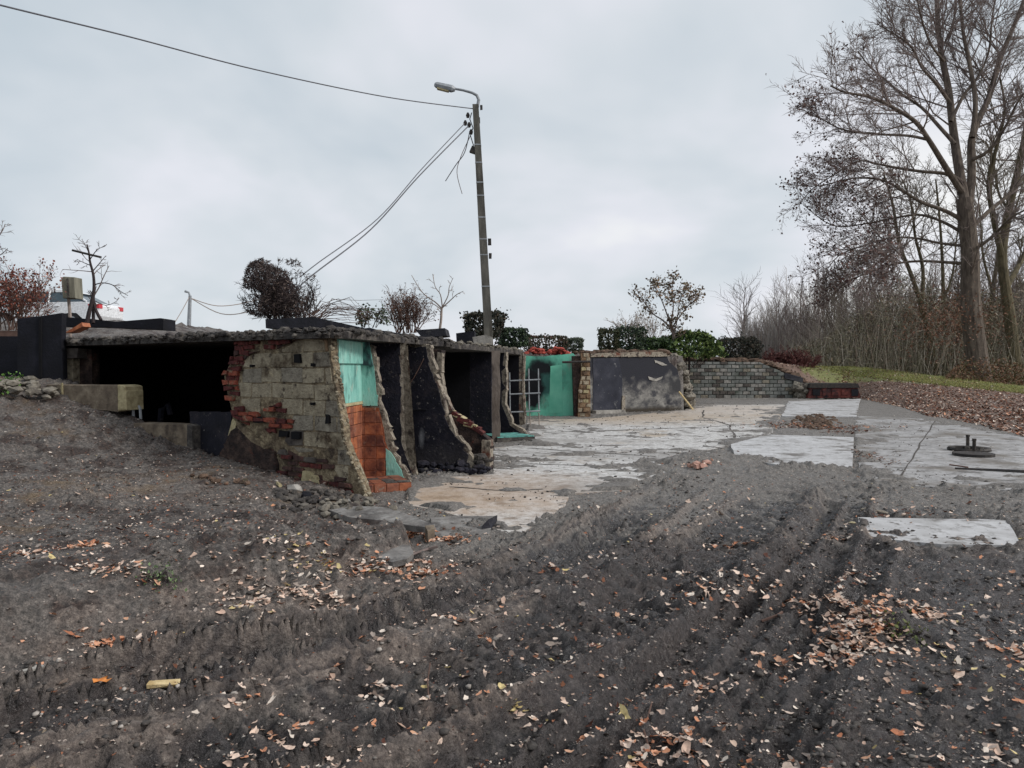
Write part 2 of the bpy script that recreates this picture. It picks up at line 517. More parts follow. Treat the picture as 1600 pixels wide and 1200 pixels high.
mTWIG = plain('twig_grey', (112, 100, 96), .9, spec=.1)
mTWIGD = plain('twig_dark', (64, 56, 56), .9, spec=.1)
mTWIGP = plain('twig_pale', (150, 138, 130), .9, spec=.1)
mTWIGB = plain('twig_brown', (100, 80, 72), .9, spec=.1)
mTWIGR = plain('twig_red', (96, 60, 58), .9, spec=.1)
mLEAFC = mat('leaf_tinted', [(.3, (215, 215, 215)), (.7, (255, 255, 255))], 30, .75, 0, attr='tint', spec=.25)
mPAINTW = plain('car_white', (226, 228, 230), .3)
mGLASS = plain('car_glass', (58, 72, 80), .12)
mTYRE = plain('tyre', (24, 24, 25), .8)
mLIGHTR = plain('tail_red', (200, 30, 44), .3)
mBITU = mat('bitumen', [(.3, (18, 18, 24)), (.7, (40, 40, 48))], 6, .7, .5, 24, stain=(5, .6, .7, (76, 74, 72)))
mEARTH = mat('earth', [(.3, (66, 52, 44)), (.5, (96, 78, 66)), (.75, (132, 110, 94))], 6, .97, .9, 24, bdist=.04, stain=(3, .55, .7, (60, 62, 50)))
mSTONE = mat('rubble_stone', [(.3, (84, 80, 74)), (.5, (118, 112, 102)), (.75, (154, 148, 136))], 9, .95, .7, 30, stain=(4, .5, .68, (54, 48, 46)))


# ------------------------------------------------------------------ object builders
def chain(o):
    v = Vector((0, 0, 0))
    while o is not None:
        v += o.matrix_basis.translation
        o = o.parent
    return v


def link(name, verts, faces, m, parent=None, loc=None, smooth_=False, mats=None, midx=None):
    me = bpy.data.meshes.new(name)
    if loc is not None:
        lv = Vector(loc)
        verts = [(v[0] - lv.x, v[1] - lv.y, v[2] - lv.z) for v in verts]
    elif parent is not None:
        lv = chain(parent)
        verts = [(v[0] - lv.x, v[1] - lv.y, v[2] - lv.z) for v in verts]
    me.from_pydata(verts, [], faces)
    if mats:
        for q in mats:
            me.materials.append(q)
        if midx is not None:
            me.polygons.foreach_set('material_index', midx)
    else:
        me.materials.append(m)
    if smooth_:
        me.polygons.foreach_set('use_smooth', [True] * len(me.polygons))
    me.update()
    o = bpy.data.objects.new(name, me)
    COL.objects.link(o)
    if loc is not None:
        o.location = loc
    if parent is not None:
        o.parent = parent
    return o


def fast(name, V, F, m, loc=(0, 0, 0), parent=None, smooth_=False):
    """numpy arrays: V (n,3), F (k,3|4)"""
    me = bpy.data.meshes.new(name)
    V = np.asarray(V, np.float32) - np.asarray(loc, np.float32)
    F = np.asarray(F, np.int32)
    k, c = F.shape
    me.vertices.add(len(V))
    me.vertices.foreach_set('co', V.ravel())
    me.loops.add(k * c)
    me.loops.foreach_set('vertex_index', F.ravel())
    me.polygons.add(k)
    me.polygons.foreach_set('loop_start', np.arange(k, dtype=np.int32) * c)
    me.polygons.foreach_set('loop_total', np.full(k, c, np.int32))
    if smooth_:
        me.polygons.foreach_set('use_smooth', np.ones(k, bool))
    me.materials.append(m)
    me.update(calc_edges=True)
    o = bpy.data.objects.new(name, me)
    COL.objects.link(o)
    o.location = loc
    if parent is not None:
        o.parent = parent
        o.location = Vector(loc) - parent.matrix_basis.translation
    return o


def tag(o, label=None, cat=None, group=None, kind=None):
    if label:
        o['label'] = label
    if cat:
        o['category'] = cat
    if group:
        o['group'] = group
    if kind:
        o['kind'] = kind
    return o


def empty(name, loc, label, cat, group=None):
    o = bpy.data.objects.new(name, None)
    o.empty_display_size = .2
    COL.objects.link(o)
    o.location = loc
    o.matrix_basis = Matrix.Translation(Vector(loc))
    return tag(o, label, cat, group)


class MB:
    def __init__(s):
        s.v, s.f = [], []

    def add(s, vs, fs):
        b = len(s.v)
        s.v += [tuple(v) for v in vs]
        s.f += [tuple(b + i for i in f) for f in fs]
        return s

    def box(s, c, sz, rz=0, jit=0, tilt=(0, 0)):
        M_ = Matrix.Translation(Vector(c)) @ Matrix.Rotation(rz, 4, 'Z') @ Matrix.Rotation(tilt[0], 4, 'X') @ Matrix.Rotation(tilt[1], 4, 'Y')
        vs = []
        for i in range(8):
            q = Vector(((i & 1) - .5, ((i >> 1) & 1) - .5, ((i >> 2) & 1) - .5))
            q = Vector((q.x * sz[0], q.y * sz[1], q.z * sz[2]))
            if jit:
                q += Vector([R.uniform(-jit, jit) for _ in range(3)])
            vs.append(M_ @ q)
        return s.add(vs, [(0, 2, 3, 1), (4, 5, 7, 6), (0, 1, 5, 4), (2, 6, 7, 3), (0, 4, 6, 2), (1, 3, 7, 5)])

    def tube(s, pts, rad, sides=6, cap=True):
        pts = [Vector(p) for p in pts]
        n = len(pts)
        if not hasattr(rad, '__len__'):
            rad = [rad] * n
        b = len(s.v)
        ref = None
        for i, p in enumerate(pts):
            t = (pts[min(i + 1, n - 1)] - pts[max(i - 1, 0)])
            if t.length < 1e-9:
                t = Vector((0, 0, 1))
            t.normalize()
            if ref is None:
                ref = Vector((1, 0, 0)) if abs(t.x) < .8 else Vector((0, 1, 0))
            a = (ref - t * ref.dot(t)).normalized()
            ref = a
            c = t.cross(a)
            for k in range(sides):
                an = 2 * math.pi * k / sides
                q = p + (a * math.cos(an) + c * math.sin(an)) * rad[i]
                s.v.append((q.x, q.y, q.z))
        for i in range(n - 1):
            for k in range(sides):
                k2 = (k + 1) % sides
                s.f.append((b + i * sides + k, b + i * sides + k2, b + (i + 1) * sides + k2, b + (i + 1) * sides + k))
        if cap and sides > 3:
            s.f.append(tuple(b + k for k in range(sides))[::-1])
            s.f.append(tuple(b + (n - 1) * sides + k for k in range(sides)))
        return s

    def build(s, name, m, parent=None, loc=None, smooth_=False):
        return link(name, s.v, s.f, m, parent, loc, smooth_)


def rock_verts(c, r, flat=.7, rng=R):
    t = (1 + 5 ** .5) / 2
    base = [(-1, t, 0), (1, t, 0), (-1, -t, 0), (1, -t, 0), (0, -1, t), (0, 1, t), (0, -1, -t), (0, 1, -t), (t, 0, -1), (t, 0, 1), (-t, 0, -1), (-t, 0, 1)]
    sx, sy, sz = rng.uniform(.7, 1.3), rng.uniform(.7, 1.3), flat * rng.uniform(.7, 1.2)
    an = rng.uniform(0, 6.28)
    out = []
    for b in base:
        k = rng.uniform(.72, 1.15) / 1.9 * r
        x, y, z = b[0] * k * sx, b[1] * k * sy, b[2] * k * sz
        out.append((c[0] + x * math.cos(an) - y * math.sin(an), c[1] + x * math.sin(an) + y * math.cos(an), c[2] + z))
    return out


ICO = [(0, 11, 5), (0, 5, 1), (0, 1, 7), (0, 7, 10), (0, 10, 11), (1, 5, 9), (5, 11, 4), (11, 10, 2), (10, 7, 6), (7, 1, 8),
       (3, 9, 4), (3, 4, 2), (3, 2, 6), (3, 6, 8), (3, 8, 9), (4, 9, 5), (2, 4, 11), (6, 2, 10), (8, 6, 7), (9, 8, 1)]


def rocks(name, pts, m, label=None, cat=None, kind='stuff', parent=None, flat=.7, group=None):
    mb = MB()
    for c, r in pts:
        mb.add(rock_verts(c, r, flat), ICO)
    c0 = pts[0][0]
    o = mb.build(name, m, parent, None if parent else (c0[0], c0[1], c0[2]))
    return tag(o, label, cat, group, kind)


# --- 2D clipping for masonry
def clip(poly, x0, x1, y0, y1):
    def cut(P, ins, inter):
        out = []
        for i in range(len(P)):
            a, b = P[i - 1], P[i]
            ia, ib = ins(a), ins(b)
            if ib:
                if not ia:
                    out.append(inter(a, b))
                out.append(b)
            elif ia:
                out.append(inter(a, b))
        return out

    def ix(x):
        return lambda a, b: (x, a[1] + (b[1] - a[1]) * (x - a[0]) / (b[0] - a[0]))

    def iy(y):
        return lambda a, b: (a[0] + (b[0] - a[0]) * (y - a[1]) / (b[1] - a[1]), y)
    for ins, inter in ((lambda p: p[0] >= x0, ix(x0)), (lambda p: p[0] <= x1, ix(x1)), (lambda p: p[1] >= y0, iy(y0)), (lambda p: p[1] <= y1, iy(y1))):
        poly = cut(poly, ins, inter)
        if len(poly) < 3:
            return []
    out = []
    for p in poly:
        if not out or math.hypot(p[0] - out[-1][0], p[1] - out[-1][1]) > .004:
            out.append(p)
    return out


def area(P):
    return .5 * sum(P[i - 1][0] * P[i][1] - P[i][0] * P[i - 1][1] for i in range(len(P)))


def roughen(P, step, amp, rng=R, skip=None):
    out = []
    for i in range(len(P)):
        a, b = P[i], P[(i + 1) % len(P)]
        L = math.hypot(b[0] - a[0], b[1] - a[1])
        k = max(1, int(L / step))
        ts = [0.0] + sorted(rng.random() for _ in range(k - 1))
        for j in range(k):
            t = ts[j]
            q = (a[0] + (b[0] - a[0]) * t, a[1] + (b[1] - a[1]) * t)
            if skip and skip(a, b):
                out.append(q)
            else:
                am = amp * (rng.random() ** 2 * 2.4 + .15)
                out.append((q[0] + rng.choice((-1, 1)) * am * rng.random(), q[1] + rng.choice((-1, 1)) * am * rng.random() * .7))
    return out


def prism(pl, P, front, back, cham=0.0):
    """polygon P (u,z) of plane pl, from offset front (towards the viewer) to back"""
    if area(P) < 0:
        P = P[::-1]
    n = len(P)
    vs, fs = [], []
    if cham:
        cx_, cz_ = sum(p[0] for p in P) / n, sum(p[1] for p in P) / n
        Q = []
        for p in P:
            L = math.hypot(p[0] - cx_, p[1] - cz_) + 1e-6
            k = max(0, 1 - cham * 1.3 / L)
            Q.append((cx_ + (p[0] - cx_) * k, cz_ + (p[1] - cz_) * k))
        rings = [(Q, front), (P, front - cham), (P, back)]
    else:
        rings = [(P, front), (P, back)]
    for PP, o in rings:
        vs += [pl.w(p[0], p[1], o) for p in PP]
    flip = pl.d.cross(Vector((0, 0, 1))).dot(pl.n) < 0
    fr = tuple(range(n))
    bk = tuple(range((len(rings) - 1) * n, len(rings) * n))[::-1]
    fs += [fr, bk]
    for r in range(len(rings) - 1):
        for i in range(n):
            j = (i + 1) % n
            fs.append((r * n + j, r * n + i, (r + 1) * n + i, (r + 1) * n + j))
    if flip:
        fs = [f[::-1] for f in fs]
    return vs, fs


def masonry(parent, name, pl, zone, ch, bl, joint, proud, mats, rng=R, origin=(0, 0), bond=.5, drop=0.0, jit=.003, cham=.006, depth=.03, minfrac=.08, pick=None, vary=.006):
    us = [p[0] for p in zone]
    zs = [p[1] for p in zone]
    z = origin[1] + math.floor((min(zs) - origin[1]) / ch) * ch
    row = round((z - origin[1]) / ch)
    cnt = 0
    while z < max(zs):
        off = origin[0] + (bl * bond if row % 2 else 0)
        u = off + math.floor((min(us) - off) / bl) * bl
        while u < max(us):
            P = clip(zone, u + joint / 2, u + bl - joint / 2, z + joint / 2, z + ch - joint / 2)
            if P and abs(area(P)) > minfrac * bl * ch and rng.random() >= drop:
                P = [(p[0] + rng.uniform(-jit, jit), p[1] + rng.uniform(-jit, jit)) for p in P]
                o = proud + rng.uniform(-vary, vary)
                vs, fs = prism(pl, P, o, -depth, cham)
                cu, cz = u + bl / 2, z + ch / 2
                m = pick(cu, cz, rng) if pick else rng.choice(mats)
                c = pl.w(cu, cz, 0)
                me_o = link(name, [Vector(v) - c for v in vs], fs, m)
                me_o.location = c - parent.matrix_basis.translation
                me_o.parent = parent
                cnt += 1
            u += bl
        z += ch
        row += 1
    return cnt


def wall_thing(name, label, cat, pl, outline_px, thick, m, front=0, core='core', amp=.012, step=.07, group=None, edge=None):
    P = pl.poly(outline_px)
    b = pl.w(sum(p[0] for p in P) / len(P), 0, -thick / 2)
    t = empty(name, b, label, cat, group)
    vs, fs = prism(pl, roughen(P, step, amp), front, front - thick)
    link(core, vs, fs, m, t)
    return t


def layer(t, name, pl, px, m, front, back, amp=.008, step=.05, label=None, cham=0):
    P = roughen(pl.poly(px), step, amp)
    vs, fs = prism(pl, P, front, back, cham)
    return tag(link(name, vs, fs, m, t), label)

# ------------------------------------------------------------------ the ground, one sheet
def grow_axis(a, b, step, k, end):
    out = list(np.arange(a, b, step))
    s = step
    q = b
    while q < end:
        out.append(q)
        s *= k
        q += s
    out.append(end)
    return out


ys = grow_axis(2.2, 9.0, .024, 1.0085, 45)
ys = ys[:-1] + grow_axis(ys[-2] + .3, 46, .4, 1.12, 1500)
ys = [-60, -20, -6, 0, 1.0, 1.7] + ys
xr = grow_axis(0.0, 5.5, .028, 1.013, 20)
xr = xr[:-1] + grow_axis(xr[-2] + .3, 21, .4, 1.12, 1200)
xs = sorted(set([-v for v in xr[1:]] + xr))
xs, ys = np.array(xs), np.array(sorted(set(ys)))
X, Y = np.meshgrid(xs, ys)
H, TER, DIST, FM, WET_SHADE, DRY = height(X, Y, True)
ED = np.full(X.shape, 9.0)
for f_ in FLOORS:
    q_, _, _ = seg_dist(X, Y, f_ + [f_[0]])
    q_ = q_ * (1 if f_ is FLOORS[0] or f_ is FLOORS[2] else 3.5)
    ED = np.minimum(ED, np.where(inside(X, Y, f_), q_, 9))
COVER = (fbm(X * 1.5, Y * 2.3, 4, 88, .6) - np.interp(ED, [0, .25, .8, 2.0], [.45, .60, .68, .74])) * .35
H = np.where(FM, np.clip(.018 + COVER + .2 * (H), -.05, .07) + np.maximum(H - .07, 0) * 1.0, H)
nx, ny = len(xs), len(ys)
V = np.stack([X.ravel(), Y.ravel(), H.ravel()], 1)
i = np.arange(nx * ny).reshape(ny, nx)
F = np.stack([i[:-1, :-1].ravel(), i[:-1, 1:].ravel(), i[1:, 1:].ravel(), i[1:, :-1].ravel()], 1)

gm = bpy.data.materials.new('ground_soil')
gm.use_nodes = True
gn, gl = gm.node_tree.nodes, gm.node_tree.links
gb = gn['Principled BSDF']
gg = N(gn, 'ShaderNodeNewGeometry')
GP = gg.outputs['Position']


def gnoise(scale, detail=6, rough=.62, vec=None, off=0):
    t = N(gn, 'ShaderNodeTexNoise')
    t.inputs['Scale'].default_value = scale
    t.inputs['Detail'].default_value = detail
    t.inputs['Roughness'].default_value = rough
    v = vec or GP
    if off:
        a = N(gn, 'ShaderNodeVectorMath', operation='ADD')
        a.inputs[1].default_value = (off, off * 2.3, 0)
        gl.new(v, a.inputs[0])
        v = a.outputs[0]
    gl.new(v, t.inputs['Vector'])
    return t.outputs[0]


def gramp(f, stops):
    r = N(gn, 'ShaderNodeValToRGB')
    el = r.color_ramp.elements
    el[0].position, el[0].color = stops[0][0], S(*stops[0][1])
    el[1].position, el[1].color = stops[-1][0], S(*stops[-1][1])
    for p, c in stops[1:-1]:
        el.new(p).color = S(*c)
    gl.new(f, r.inputs[0])
    return r.outputs[0]


def gmix(f, a, b):
    m = N(gn, 'ShaderNodeMix', data_type='RGBA')
    gl.new(f, m.inputs[0]) if not isinstance(f, float) else setattr(m.inputs[0], 'default_value', f)
    gl.new(a, m.inputs[6])
    gl.new(b, m.inputs[7])
    return m.outputs[2]


def gmap(f, lo, hi, a=0, b=1):
    m = N(gn, 'ShaderNodeMapRange')
    m.inputs[1].default_value, m.inputs[2].default_value = lo, hi
    m.inputs[3].default_value, m.inputs[4].default_value = a, b
    gl.new(f, m.inputs[0])
    return m.outputs[0]


def gattr(nm):
    a = N(gn, 'ShaderNodeAttribute')
    a.attribute_name = nm
    return a.outputs['Fac']


n_f = gnoise(26, 8, .7)
n_m = gnoise(3.2, 6, .6, off=3)
n_l = gnoise(.7, 4, .55, off=9)
mud = gramp(n_f, [(.3, (58, 55, 54)), (.48, (103, 97, 92)), (.6, (138, 129, 122)), (.76, (184, 174, 164))])
mud2 = gramp(n_f, [(.3, (72, 64, 60)), (.48, (121, 108, 100)), (.62, (152, 138, 127)), (.78, (190, 176, 163))])
c = gmix(gmap(n_m, .42, .62), mud, mud2)
n_ff = gnoise(95, 5, .75, off=31)
brown = gmix(gmap(n_m, .45, .6), mud, gramp(n_f, [(.3, (34, 28, 26)), (.5, (64, 52, 47)), (.65, (98, 80, 71)), (.8, (140, 121, 108))]))
pale = gramp(n_f, [(.28, (80, 77, 75)), (.5, (126, 121, 116)), (.66, (154, 148, 141)), (.8, (184, 178, 170))])
tan = gramp(n_f, [(.28, (96, 80, 62)), (.5, (138, 120, 98)), (.72, (170, 154, 130))])
grass = gramp(n_f, [(.3, (92, 96, 54)), (.5, (124, 128, 72)), (.7, (158, 158, 98))])
litter = gramp(n_f, [(.3, (72, 56, 48)), (.45, (112, 88, 76)), (.6, (146, 118, 102)), (.75, (186, 156, 134))])
rough_edge = gmap(n_m, .3, .7, -.25, .25)


def zone(nm, a, b):
    q = mathn(gn, gl, 'ADD', gattr(nm), rough_edge)
    return gmix(gmap(q, .35, .65), a, b)


c = zone('z_brown', c, brown)
tanpatch = gmix(gmap(n_l, .5, .62), brown, tan)
c = zone('z_tan', c, tanpatch)
c = zone('z_pale', c, pale)
c = zone('z_litter', c, litter)
c = zone('z_grass', c, grass)
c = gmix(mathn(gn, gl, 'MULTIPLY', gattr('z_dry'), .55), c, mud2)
wet_shade_q = gmap(mathn(gn, gl, 'ADD', gattr('z_wet_shade'), mathn(gn, gl, 'MULTIPLY', rough_edge, .6)), .3, .8)
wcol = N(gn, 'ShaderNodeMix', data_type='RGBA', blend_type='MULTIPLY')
gl.new(wet_shade_q, wcol.inputs[0])
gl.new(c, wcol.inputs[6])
wcol.inputs[7].default_value = (.38, .39, .43, 1)  # darkens wet mud and paints shade into ruts and tread grooves
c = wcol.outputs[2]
fm = N(gn, 'ShaderNodeMix', data_type='RGBA', blend_type='MULTIPLY')
fm.inputs[0].default_value = 1
gl.new(c, fm.inputs[6])
gl.new(gramp(n_ff, [(.32, (150, 148, 148)), (.5, (240, 240, 240)), (.66, (255, 255, 255))]), fm.inputs[7])
c = fm.outputs[2]
gl.new(c, gb.inputs['Base Color'])
gl.new(mathn(gn, gl, 'SUBTRACT', gmap(gnoise(2.1, 4, off=21), .36, .6, .40, .78), mathn(gn, gl, 'MULTIPLY', wet_shade_q, .36)), gb.inputs['Roughness'])
gb.inputs['Specular IOR Level'].default_value = .5
b1 = N(gn, 'ShaderNodeBump')
b1.inputs['Strength'].default_value = 1
b1.inputs['Distance'].default_value = .035
gl.new(gnoise(38, 6, .68, off=5), b1.inputs['Height'])
b2 = N(gn, 'ShaderNodeBump')
b2.inputs['Strength'].default_value = .7
b2.inputs['Distance'].default_value = .006
gl.new(gnoise(140, 3, .6, off=5), b2.inputs['Height'])
gl.new(b1.outputs[0], b2.inputs['Normal'])
gl.new(b2.outputs[0], gb.inputs['Normal'])
MATS['ground'] = gm

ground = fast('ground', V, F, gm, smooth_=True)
tag(ground, kind='structure')


def zattr(nm, arr):
    a = ground.data.attributes.new(nm, 'FLOAT', 'POINT')
    a.data.foreach_set('value', np.clip(arr, 0, 1).astype(np.float32).ravel())


def blob(px, py, rx, ry):
    cc = G(px, py)
    return np.exp(-(((X - cc.x) / rx) ** 2 + ((Y - cc.y) / ry) ** 2))


U = X / np.maximum(Y, .5)
onbank = (U > .3) & (H > .06) & (Y > 14)
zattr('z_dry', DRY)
zattr('z_wet_shade', np.maximum(WET_SHADE, .55 * smooth((fbm(X * .5 + 9, Y * .5, 3, 300) - .5) * 6) * (DIST <= 0) * (Y < 11)) + .7 * smooth((X + .1) / .9) * (1 - smooth((Y - 5.2) / 2.2)) + .3 * smooth((X + .6) / .9) * (1 - smooth((Y - 4.4) / 1.5)) + .5 * blob(1480, 900, 1.6, .9) + .35 * blob(1480, 1080, 1.2, .8) + .45 * blob(300, 830, 1.2, .8))
zattr('z_brown', np.where(TER | (DIST > 0), .8, 0) - .6 * blob(250, 800, 1.4, 1.0) * (DIST > 0))
zattr('z_tan', np.where(DIST > 2.2, .42, 0) + .6 * blob(700, 770, 1.6, 1.3) * (DIST < 2.5) + .55 * blob(870, 660, 4, 1.2) * 0)
pl_ = .85 * smooth((Y - 6.0) / 3.2) * (~TER) * (DIST <= 0) * smooth((X + 3.4) / 1.2)
EO = np.full(X.shape, 9.0)
for f_ in FLOORS[:3]:
    EO = np.minimum(EO, np.where(inside(X, Y, f_), 0, seg_dist(X, Y, f_ + [f_[0]])[0]))
pl_ = np.maximum(pl_, (1.05 - EO / 1.6) * (DIST <= 0))
pl_ = pl_ * 1.15 + .35 * blob(980, 800, 1.4, 1.6) - .4 * blob(1500, 900, 2, 1.2)
zattr('z_pale', pl_ * (H < .2))
bankh = H * (U > .4)
yto = np.interp(U, US, UY0)
litt = np.maximum((U > .44) * smooth((Y - yto + .5) / 1.2), (U > .31) * (Y > 41))
grs = (U > .375) * smooth((Y - np.interp(U, [.38, .42, .45, .54, .6, .667, .9], [41.6, 42.2, 43.2, 37.0, 34, 31.5, 30])) / 1.5)
grs = grs * (Y < 70)
zattr('z_litter', np.where(TER, 0, litt))
zattr('z_grass', grs)

# ------------------------------------------------------------------ concrete floors
mFLOOR = mat('worn_concrete', [(.3, (116, 112, 107)), (.42, (162, 158, 154)), (.52, (192, 190, 187)), (.7, (214, 212, 210))], 7, .55, .7, 26, spec=.5, bdist=.015,
             stain=[(.55, .56, .66, (168, 152, 132)), (2.2, .54, .64, (98, 91, 85)), (12, .56, .66, (92, 86, 80))], nrough=.78,
             spots=[(tuple(G(740, 772)), (1.6, 1.7, 9), (168, 140, 112), .5), (tuple(G(950, 652)), (5.5, 3.0, 9), (164, 142, 114), .5), (tuple(G(1170, 640)), (3.6, 3.4, 9), (182, 166, 150), .6), (tuple(G(1000, 764)), (1.2, .6, 9), (112, 106, 101), .9), (tuple(G(1080, 712)), (2.2, .7, 9), (112, 106, 101), .9), (tuple(G(900, 690)), (1.6, .4, 9), (130, 124, 118), .9)])
mFLOOR2 = mat('bluish_concrete', [(.28, (120, 118, 116)), (.5, (158, 156, 155)), (.75, (188, 187, 188))], 3, .5, .45, 22, spec=.5, bdist=.012,
              stain=[(.8, .5, .62, (110, 103, 95)), (3.5, .54, .64, (92, 88, 85)), (14, .57, .67, (80, 76, 73))], nrough=.78)
mFLOOR3 = mat('smooth_concrete', [(.28, (146, 144, 142)), (.5, (180, 179, 179)), (.75, (202, 202, 203))], 3, .5, .25, 22, spec=.5, bdist=.008,
              stain=[(1.3, .54, .64, (98, 92, 86)), (5, .57, .66, (104, 99, 94)), (18, .6, .68, (84, 80, 76))], nrough=.75)


def slab(name, px, z, th, m, amp=.03, step=.25, **kw):
    P = [(p.x, p.y) for p in (G(a, b, z) for a, b in px)]
    P = roughen(P, step, amp)
    if area(P) < 0:
        P = P[::-1]
    n = len(P)
    c0 = Vector((sum(p[0] for p in P) / n, sum(p[1] for p in P) / n, z - th))
    vs = [(p[0], p[1], z) for p in P] + [(p[0], p[1], z - th) for p in P]
    fs = [tuple(range(n)), tuple(range(n, 2 * n))[::-1]] + [(i_, n + i_, n + (i_ + 1) % n, (i_ + 1) % n) for i_ in range(n)]
    fs = [fs[0], fs[1]] + [f[::-1] for f in fs[2:]]
    fs = fs[:2] + [f[::-1] for f in fs[2:]]
    o = link(name, vs, fs, m, None, c0)
    return tag(o, **kw)


slab('concrete_floor', MAINFLOOR, .018, .12, mFLOOR, .06, .22, kind='structure')
slab('concrete_floor', SLAB2, .075, .16, mFLOOR3, .015, .4, kind='structure')
slab('concrete_floor', SLAB3, .022, .12, mFLOOR2, .05, .3, kind='structure')
slab('concrete_floor', SLAB4, .05, .14, mFLOOR3, .012, .3, kind='structure')
slab('concrete_floor', SLAB5, .05, .14, mFLOOR3, .02, .5, kind='structure')
mJOINT = mat('joint_mud', [(.3, (50, 47, 44)), (.6, (86, 80, 75))], 12, .8, .6, 30)
for pp, wd_ in [([(826, 700), (880, 704), (960, 709), (1040, 714)], .05), ([(1060, 716), (1120, 702), (1180, 690), (1204, 678)], .06), ([(850, 676), (960, 672), (1060, 669), (1200, 662)], .05),
                ([(792, 724), (880, 726), (990, 730)], .035), ([(1100, 641), (1098, 652), (1140, 664), (1150, 690)], .05), ([(1085, 632), (1230, 633)], .09), ([(1340, 690), (1450, 694), (1600, 706)], .02), ([(1462, 658), (1436, 700), (1404, 752)], .018), ([(700, 760), (790, 768), (860, 764)], .03)]:
    pts = []
    for (a_, b_), (c_, d_) in zip(pp[:-1], pp[1:]):
        for k in range(6):
            q_ = G(a_ + (c_ - a_) * k / 6, b_ + (d_ - b_) * k / 6, .02)
            pts.append((q_.x + R.uniform(-.03, .03), q_.y + R.uniform(-.03, .03)))
    vs, fs = [], []
    zj = .0265 if pp[0][0] > 1300 else .0225
    for k, (a_, b_) in enumerate(pts):
        q_ = pts[min(k + 1, len(pts) - 1)]
        p_ = pts[max(k - 1, 0)]
        L = math.hypot(q_[0] - p_[0], q_[1] - p_[1]) + 1e-6
        nx_, ny_ = -(q_[1] - p_[1]) / L, (q_[0] - p_[0]) / L
        w_ = wd_ * R.uniform(.25, 1)
        vs += [(a_ + nx_ * w_, b_ + ny_ * w_, zj), (a_ - nx_ * w_, b_ - ny_ * w_, zj)]
        if k:
            fs.append((2 * k - 2, 2 * k - 1, 2 * k + 1, 2 * k))
    tag(link('floor_joint', vs, fs, mJOINT, None, vs[0]), kind='structure')

# ------------------------------------------------------------------ wall A : grey block wall, frontmost
PA = Plane((-2.1, 9.4), (-7.36, 12.8))
oA = [(516, 525), (372, 531), (366, 558), (350, 588), (356, 618), (364, 646), (300, 646), (300, 765), (440, 810), (580, 810), (572, 775), (558, 737), (546, 706), (538, 690), (534, 655), (526, 610), (518, 560)]
wA = wall_thing('ruined_block_wall', 'broken wall of grey and tan blocks edged with red brick, nearest the camera', 'wall', PA, oA, .11, mMORTAR, core='mortar_bed')
zB = PA.poly([(512, 530), (470, 530), (440, 546), (400, 552), (386, 560), (374, 600), (378, 628), (388, 640), (430, 650), (452, 668), (446, 690), (466, 706), (505, 708), (548, 775), (562, 770), (554, 738), (543, 706), (535, 690), (531, 655), (523, 610), (515, 560)])


def pickA(u, z, rng):
    r = rng.random()
    if z < 1.0:
        return mBLOCKG if r < .5 else (mBLOCKD if r < .62 else mBLOCK)
    return mBLOCK if r < .62 else (mBLOCKG if r < .84 else (mBLOCKB if r < .96 else mBLOCKD))


masonry(wA, 'block', PA, zB, .2, .40, .014, .008, None, origin=(.06, 1.6), pick=pickA, drop=.08, jit=.014, cham=.005, vary=.01)
# red brick edge, left
zR = PA.poly([(470, 529), (372, 531), (366, 558), (350, 588), (356, 618), (364, 648), (386, 664), (440, 668), (446, 654), (400, 644), (381, 630), (372, 600), (380, 572), (392, 552), (440, 543)])


def pickR(u, z, rng):
    if z > 1.55:
        return mREDD if rng.random() < .8 else mREDB
    return mRED if rng.random() < .7 else mREDD


masonry(wA, 'brick', PA, zR, .068, .21, .012, .035, None, pick=pickR, drop=.17, jit=.014, vary=.03, depth=.05, minfrac=.1)
zR2 = PA.poly([(400, 642), (440, 630), (462, 650), (458, 672), (425, 676), (400, 660)])
masonry(wA, 'brick', PA, zR2, .068, .21, .014, .045, [mRED, mREDD], drop=.4, jit=.016, vary=.015, minfrac=.2)
zR3 = PA.poly([(440, 700), (470, 712), (508, 712), (545, 745), (560, 790), (430, 800), (425, 740)])
masonry(wA, 'brick', PA, zR3, .068, .21, .014, .03, [mREDB, mREDB, mREDD, mBLOCKD], drop=.18, jit=.012, vary=.02, minfrac=.3)
layer(wA, 'render_patch', PA, [(366, 672), (380, 664), (402, 688), (432, 706), (436, 745), (430, 780), (380, 770), (345, 760), (346, 712)], mBROWNB, .05, -.02, .02, .06, 'scorched brown render patch')
layer(wA, 'render_patch', PA, [(298, 643), (364, 643), (364, 668), (350, 705), (346, 745), (300, 750)], mCHARW, .022, -.02, .015, .06)
layer(wA, 'mortar_strip', PA, [(366, 654), (373, 660), (361, 696), (356, 698), (359, 680)], mCREAM, .03, -.01, .006, .05)
layer(wA, 'mortar_strip', PA, [(374, 656), (384, 666), (408, 688), (424, 700), (418, 701), (398, 690), (376, 668)], mMORTAR, .055, -.01, .006, .05)
layer(wA, 'render_patch', PA, [(478, 735), (498, 742), (505, 765), (492, 785), (478, 770)], mCREAM, .06, -.01, .012, .04)
# small knocked-through holes, their inner shade painted as black patches: broken block ends
for (px, py, w_, h_) in [(392, 652, 9, 6), (408, 656, 16, 8), (447, 678, 14, 9), (466, 680, 13, 11), (515, 655, 5, 14), (468, 560, 8, 14), (397, 572, 5, 4), (491, 631, 4, 4), (492, 570, 4, 5)]:
    layer(wA, 'hollow_shade', PA, [(px - w_ / 2, py - h_ / 2), (px + w_ / 2, py - h_ / 2), (px + w_ / 2, py + h_ / 2), (px - w_ / 2, py + h_ / 2)], mBLACK, .05, -.02, .008, .05)
